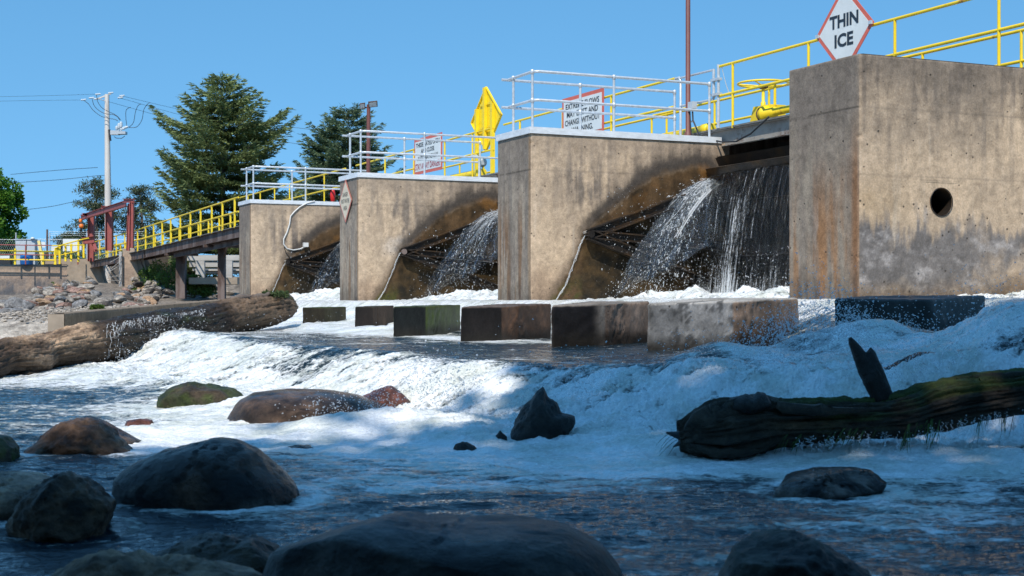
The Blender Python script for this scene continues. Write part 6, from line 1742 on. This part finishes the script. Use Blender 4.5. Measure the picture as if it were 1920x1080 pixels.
# splintered upper end
for k, (x0, y0, x1, y1, d, r) in enumerate(((500, 562, 550, 556, 27.3, .12), (505, 585, 552, 572, 27.4, .10), (495, 600, 535, 594, 27.1, .10), (430, 566, 470, 553, 25.8, .08), (470, 560, 510, 551, 26.5, .07))):
    mb = MB(); A, B = W(x0, y0, d), W(x1, y1, d+.4); q = np.random.RandomState(k)
    mb.tube([A.lerp(B, u)+Vector(q.normal(size=3))*.015 for u in np.linspace(0, 1, 7)], [r, r, r*.9, r*.85, r*.7, r*.5, r*.15], 7); mb.build("splinter", "bark", fl)
q = np.random.RandomState(8); n_ = 700
pp = np.array([W(x, y, d) for x, y, d in zip(q.uniform(495, 540, n_), 553+q.normal(size=n_)*2.2, q.uniform(26.8, 27.6, n_))])
V, T = leaves(pp, np.tile([0, 0, 1.], (n_, 1)), np.full(n_, .06), np.full(n_, .03), q, .2, 1.0); poly_obj("moss_tuft", V, T, "moss", fl)

def tone_right(px, sa, Ls, ca, fib, lump, fine):
    t = mixc((.009, .007, .005), (.045, .031, .019), np.clip(.5+.8*fib+.6*lump, 0, 1))
    m = sst(.05, .45, sa*.5+lump+.3*fine)*sst(1440, 1500, px)
    t = mixc(t, (.055, .075, .012), m*.9)
    t = mixc(t, (.16, .085, .04), np.exp(-((px-1500)/60)**2)*np.exp(-((sa+.05)/.22)**2)*np.clip(.5+fib, 0, 1)*.8)
    return t, np.full(px.shape, .6)
LOGR = [(1272, 798, 838, 9.25), (1290, 790, 842, 9.25), (1315, 772, 850, 9.2), (1345, 758, 856, 9.2), (1385, 748, 852, 9.2), (1430, 742, 838, 9.2), (1460, 757, 828, 9.2), (1520, 757, 822, 9.2), (1580, 757, 816, 9.2), (1640, 756, 812, 9.2), (1690, 746, 812, 9.2),
        (1740, 728, 800, 9.2), (1800, 712, 788, 9.15), (1860, 706, 776, 9.1), (1930, 700, 765, 9.05), (2010, 690, 755, 9.0), (2120, 675, 745, 8.9), (2300, 640, 720, 8.8), (2600, 585, 668, 8.6), (2950, 520, 600, 8.4)]
c = W(1600, 790, 9.2)
dl = thing("dead_tree_trunk", c, "black mossy dead tree trunk lying over the rapids at the right", "log")
log_obj("log", "trunk", LOGR, 110, 640, 7.0, tone_right, parent=dl, rough=(.13, .034))
slab("branch_stub", [(1589,636),(1598,634),(1612,648),(1624,664),(1632,654),(1640,662),(1656,698),(1676,748),(1672,775),(1642,775),(1634,745),(1612,700)], 9.2, .05, "log wood",
     lambda G, g: mixc((.006, .005, .005), (.022, .018, .015), np.clip(.4+g, 0, 1)), parent=dl, seed=11, amp=.03)
slab("knot", [(1365,765),(1372,748),(1400,741),(1412,748),(1420,736),(1432,738),(1445,760),(1400,780)], 9.1, .10, "log wood", lambda G, g: mixc((.01, .008, .007), (.03, .024, .02), np.clip(.4+g, 0, 1)), parent=dl, seed=12, amp=.06, sub=4)
mb = MB(); 
mb.tube([W(1300, 812, 9.2), W(1270, 816, 9.2), W(1249, 811, 9.2)], [.05, .025, .006], 7)
mb.tube([W(1300, 822, 9.2), W(1276, 830, 9.2), W(1262, 838, 9.2)], [.04, .018, .004], 7); mb.build("root_tip", "cable black", dl)
q = np.random.RandomState(17); mb = MB()
def blade(p, dx, L, w):
    pts = []; v = Vector((dx, q.uniform(-.1, .1), -1)).normalized(); cur = Vector(p)
    for j in range(7): pts.append(cur.copy()); v = (v+Vector((q.normal()*.10, q.normal()*.05, -.12))).normalized(); cur = cur + v*L/6
    for j in range(6):
        a, b = pts[j], pts[j+1]; w0, w1 = w*(1-j/6)**.6, w*(1-(j+1)/6)**.6; sd = Vector((1, .3, 0))
        mb.add([a-sd*w0, a+sd*w0, b+sd*w1, b-sd*w1], [(0, 1, 2, 3)])
yb_of = lambda x: np.interp(x, [s[0] for s in LOGR], [s[2] for s in LOGR])
for k in range(620):
    x = q.uniform(1470, 1930); long_ = (x > 1690); clump = math.sin(x*.13)+math.sin(x*.31+1)
    if clump + 1.2*math.sin(x*.047+2) < (.2 if not long_ else .5): continue
    blade(W(x, yb_of(x)-q.uniform(4, 16), 9.2+q.uniform(-.16, .0)), -.9+q.uniform(-.4, .4) if not long_ else -.25+q.uniform(-.3, .1), q.uniform(.05, .14) if not long_ else q.uniform(.08, .40)*(.6+.4*math.sin(x*.09)), q.uniform(.0015, .005))
for k in range(5): blade(W(1255+k*5, 812+k*4, 9.2), -1.6, q.uniform(.13, .24), .003)
w_ = mb.build("hanging_weed", "water weed", dl); w_["kind"] = "stuff"
# moss fuzz on the upper side
pts_ = []
for k in range(5200):
    x = q.uniform(1455, 1925); s = [np.interp(x, [r[0] for r in LOGR], [r[j] for r in LOGR]) for j in (1, 2, 3)]
    a = q.uniform(.15, 2.6); rad_ = (s[1]-s[0])/2/F*s[2]; cl = fbm(np.array([x*.02]), np.array([a*1.2]), 4.)[0]
    if cl < .05: continue
    pts_.append(((x-960)/F*s[2], s[2]-math.cos(a)*rad_*1.02, (HY-(s[0]+s[1])/2)/F*s[2]+math.sin(a)*rad_*1.04))
pts_ = np.array(pts_); V, T = leaves(pts_, np.tile([0, -.4, .6], (len(pts_), 1)), np.full(len(pts_), .022), np.full(len(pts_), .012), q, .2, 1.0); poly_obj("moss_fuzz", V, T, "moss", dl)

# ================================================================ THROWN WATER
q = np.random.RandomState(33)
def curtain(name, lab, x0, x1, ytop_f, ybot_f, d_f, n, r, seed, brk=.6):
    q = np.random.RandomState(seed); mb = MB(); Pd, Rd = [], []
    for k in range(n):
        x = x0+(x1-x0)*(q.beta(1.6, 1.3) if x1 < 600 else q.uniform()); d = d_f(x) - q.uniform(.28, .5); y0, y1 = ytop_f(x), ybot_f(x)
        a = W(x, y0, d); b = W(x+q.normal()*3, y1, d-.12); u0 = q.uniform(0, .5)*brk; u1 = u0 + q.uniform(.12, .6)
        if u1 > 1: u1 = 1
        pts = [a.lerp(b, u)+Vector((q.normal()*.008, 0, 0)) for u in np.linspace(u0, u1, 9)]
        mb.tube(pts, [r*q.uniform(.3, 1.2) for j in range(9)], 4, caps=False)
        for j in range(3):
            u = q.uniform(0, 1.05); Pd.append(a.lerp(b, u)+Vector((q.normal()*.03, q.normal()*.03, 0))); Rd.append(r*q.uniform(.7, 2.0))
    root = mb.build(name, "spray", None, W((x0+x1)/2, 640, d_f(x0))); tag(root, lab, "spray", kind="stuff")
    drops("falling_drops", np.array(Pd), np.array(Rd), np.tile([0, 0, 1.], (len(Pd), 1)), 1.6, lab.replace("strings", "drops"))
dB = lambda x: float(np.interp(x, [s[0] for s in LOGB], [s[3] for s in LOGB])); tB = lambda x: float(np.interp(x, [s[0] for s in LOGB], [s[1] for s in LOGB])); bB = lambda x: float(np.interp(x, [s[0] for s in LOGB], [s[2] for s in LOGB]))
curtain("water_curtain", "fine white strings of water running off the fallen log", 195, 385, lambda x: tB(x)+4, lambda x: bB(x)+14, dB, 420, .0045, 3)
dR = lambda x: 9.25
curtain("water_curtain", "thin strings of water falling under the dead trunk at the right", 1480, 1930, lambda x: float(yb_of(x))-4, lambda x: 850-.02*(x-1480), dR, 90, .0016, 4, .8)
def pixel_burst(lab, cx, cy, d, dirn, spread, n, h, rmax=.012, rmin=.003, seed=0):
    q = np.random.RandomState(seed); c = W(cx, cy, d); P, r, v = burst(c, dirn, spread, n, h, q, rmin, rmax); return P, r, v
def bursts(name, lab, lst, seed):
    Ps, Rs, Vs = zip(*[pixel_burst("", *a, seed=seed+i) for i, a in enumerate(lst)])
    drops(name, np.concatenate(Ps), np.concatenate(Rs), np.concatenate(Vs), 1.5, lab)
bursts("water_splash", "big splash of drops leaping in front of the shaded concrete block", [(1540, 655, 11.2, (0, 0, 2.2), (.55, .3, .55), 2400, .44, .0085), (1600, 640, 11.4, (.1, 0, 1.6), (.5, .3, .5), 1300, .36, .007), (1480, 655, 11.2, (-.3, 0, 1.6), (.5, .3, .5), 1500, .42, .008), (1420, 665, 11.0, (-.2, 0, 1.4), (.5, .3, .4), 350, .35, .0065), (1700, 625, 11.3, (0, 0, 1.1), (.6, .3, .4), 350, .28, .006)], 50)
bursts("water_splash", "drops thrown up by the long brown boulder", [(700, 790, 11.2, (.2, 0, 1.6), (.5, .3, .5), 420, .35, .006), (620, 795, 11.2, (-.1, 0, 1.5), (.7, .3, .4), 300, .33, .007), (790, 740, 11.5, (.2, 0, 1.7), (.6, .3, .5), 500, .36, .007)], 60)
bursts("water_splash", "scattered drops over the white roller of the main fall", [(860, 750, 11.6, (0, 0, 1.6), (.9, .4, .6), 500, .36, .008), (1100, 740, 11, (0, 0, 1.6), (1.0, .4, .6), 500, .34, .008), (1330, 700, 10.8, (0, 0, 1.5), (1.0, .4, .6), 500, .36, .006), (980, 800, 10.6, (0, 0, 1.4), (.8, .4, .5), 300, .3, .006), (420, 760, 14.5, (.4, 0, 1.6), (.4, .3, .5), 260, .32, .009)], 70)
bursts("water_splash", "fine drops over the far roller by the fallen log", [(330, 640, 20, (0, 0, 1.5), (1.4, .5, .6), 500, .34, .007), (560, 640, 19, (0, 0, 1.5), (1.6, .5, .6), 500, .34, .007), (250, 690, 20, (-.4, 0, 1.4), (.8, .4, .5), 300, .34, .007)], 80)
bursts("water_splash", "drops around the white swell at the right edge", [(1880, 590, 10.2, (-.4, 0, 1.3), (.8, .4, .6), 500, .34, .006), (1780, 660, 10.2, (-.2, 0, 1.4), (.8, .4, .5), 400, .32, .008), (1720, 690, 10.0, (-.2, 0, 1.2), (.8, .4, .5), 300, .3, .007)], 90)
bursts("water_splash", "water breaking out between the abutment and bridge pier", [(205, 556, 96, (0, 0, 2.2), (1.5, .5, .8), 420, .5, .045)], 95)

# ================================================================ SHADE TREES ON THE NEAR BANK (behind the camera)
for k, (sx, sy, zc, r, n_, lab) in enumerate((
        (3.9, 10.2, 15.5, 4.3, 9500, "tall leafy tree on the near bank whose shade falls on the rapids at the right"),
        (-.6, 5.4, 15.0, 4.4, 10000, "tall leafy tree on the near bank shading the nearest boulders"),
        (7.5, 12.0, 17.0, 5.0, 10000, "tall leafy tree further along the near bank"),
        (-5.6, 4.2, 15.0, 4.3, 13000, "leafy tree on the near bank behind the left rocks"), (-3, -9.0, 11, 5.5, 9000, "broad leafy tree well behind the camera, left"), (6, -10.0, 11, 5.5, 9000, "broad leafy tree well behind the camera, right"))):  # last two are added out of view to darken the shaded rocks
    zrel = zc - POOL; cot = math.cos(R(SUN_EL))/math.sin(R(SUN_EL))
    bx, by = sx + SUN_H.x*zrel*cot, sy + SUN_H.y*zrel*cot
    H = (zc+r*1.15)+.4
    broad("bank_tree", lab, (bx, by, -.4), H, r, 200+k, "broad leaves", n_, .34, 1-2*r*1.1/H, clumps=46, cs=.34)

for k, (bx, by, H, r) in enumerate(((-24, -17, 13, 6.5), (-13, -20, 14, 7), (-3, -21, 14, 7), (8, -20, 14, 7), (20, -18, 13, 6.5), (32, -12, 13, 6))):  # unseen row, added to darken what the wet rocks reflect
    broad("bank_tree", ["leafy tree at the far left of the bank row behind the camera", "second leafy tree of the bank row behind the camera", "third leafy tree of the bank row behind the camera", "fourth leafy tree of the bank row behind the camera", "fifth leafy tree of the bank row behind the camera", "last leafy tree of the bank row, toward the dam"][k], (bx, by, .3), H, r, 300+k, "broad leaves", 8000, .62, .05, clumps=60, cs=.3)
# ragged hollow end of the dead trunk
for k, (ol, d, th) in enumerate((
    ([(1285,800),(1300,775),(1340,757),(1385,747),(1392,760),(1345,775),(1312,800),(1300,822)], 9.06, .03),
    ([(1290,835),(1310,842),(1340,858),(1400,856),(1440,838),(1400,840),(1340,838),(1300,826)], 9.06, .04),
    ([(1440,752),(1490,756),(1560,764),(1640,762),(1620,772),(1540,778),(1470,776)], 9.03, .03))):
    slab("bark_ridge", ol, d, th, "log wood", lambda G, g: mixc((.012, .010, .008), (.05, .036, .024), np.clip(.4+g, 0, 1)), parent=dl, seed=30+k, amp=.05, sub=4)
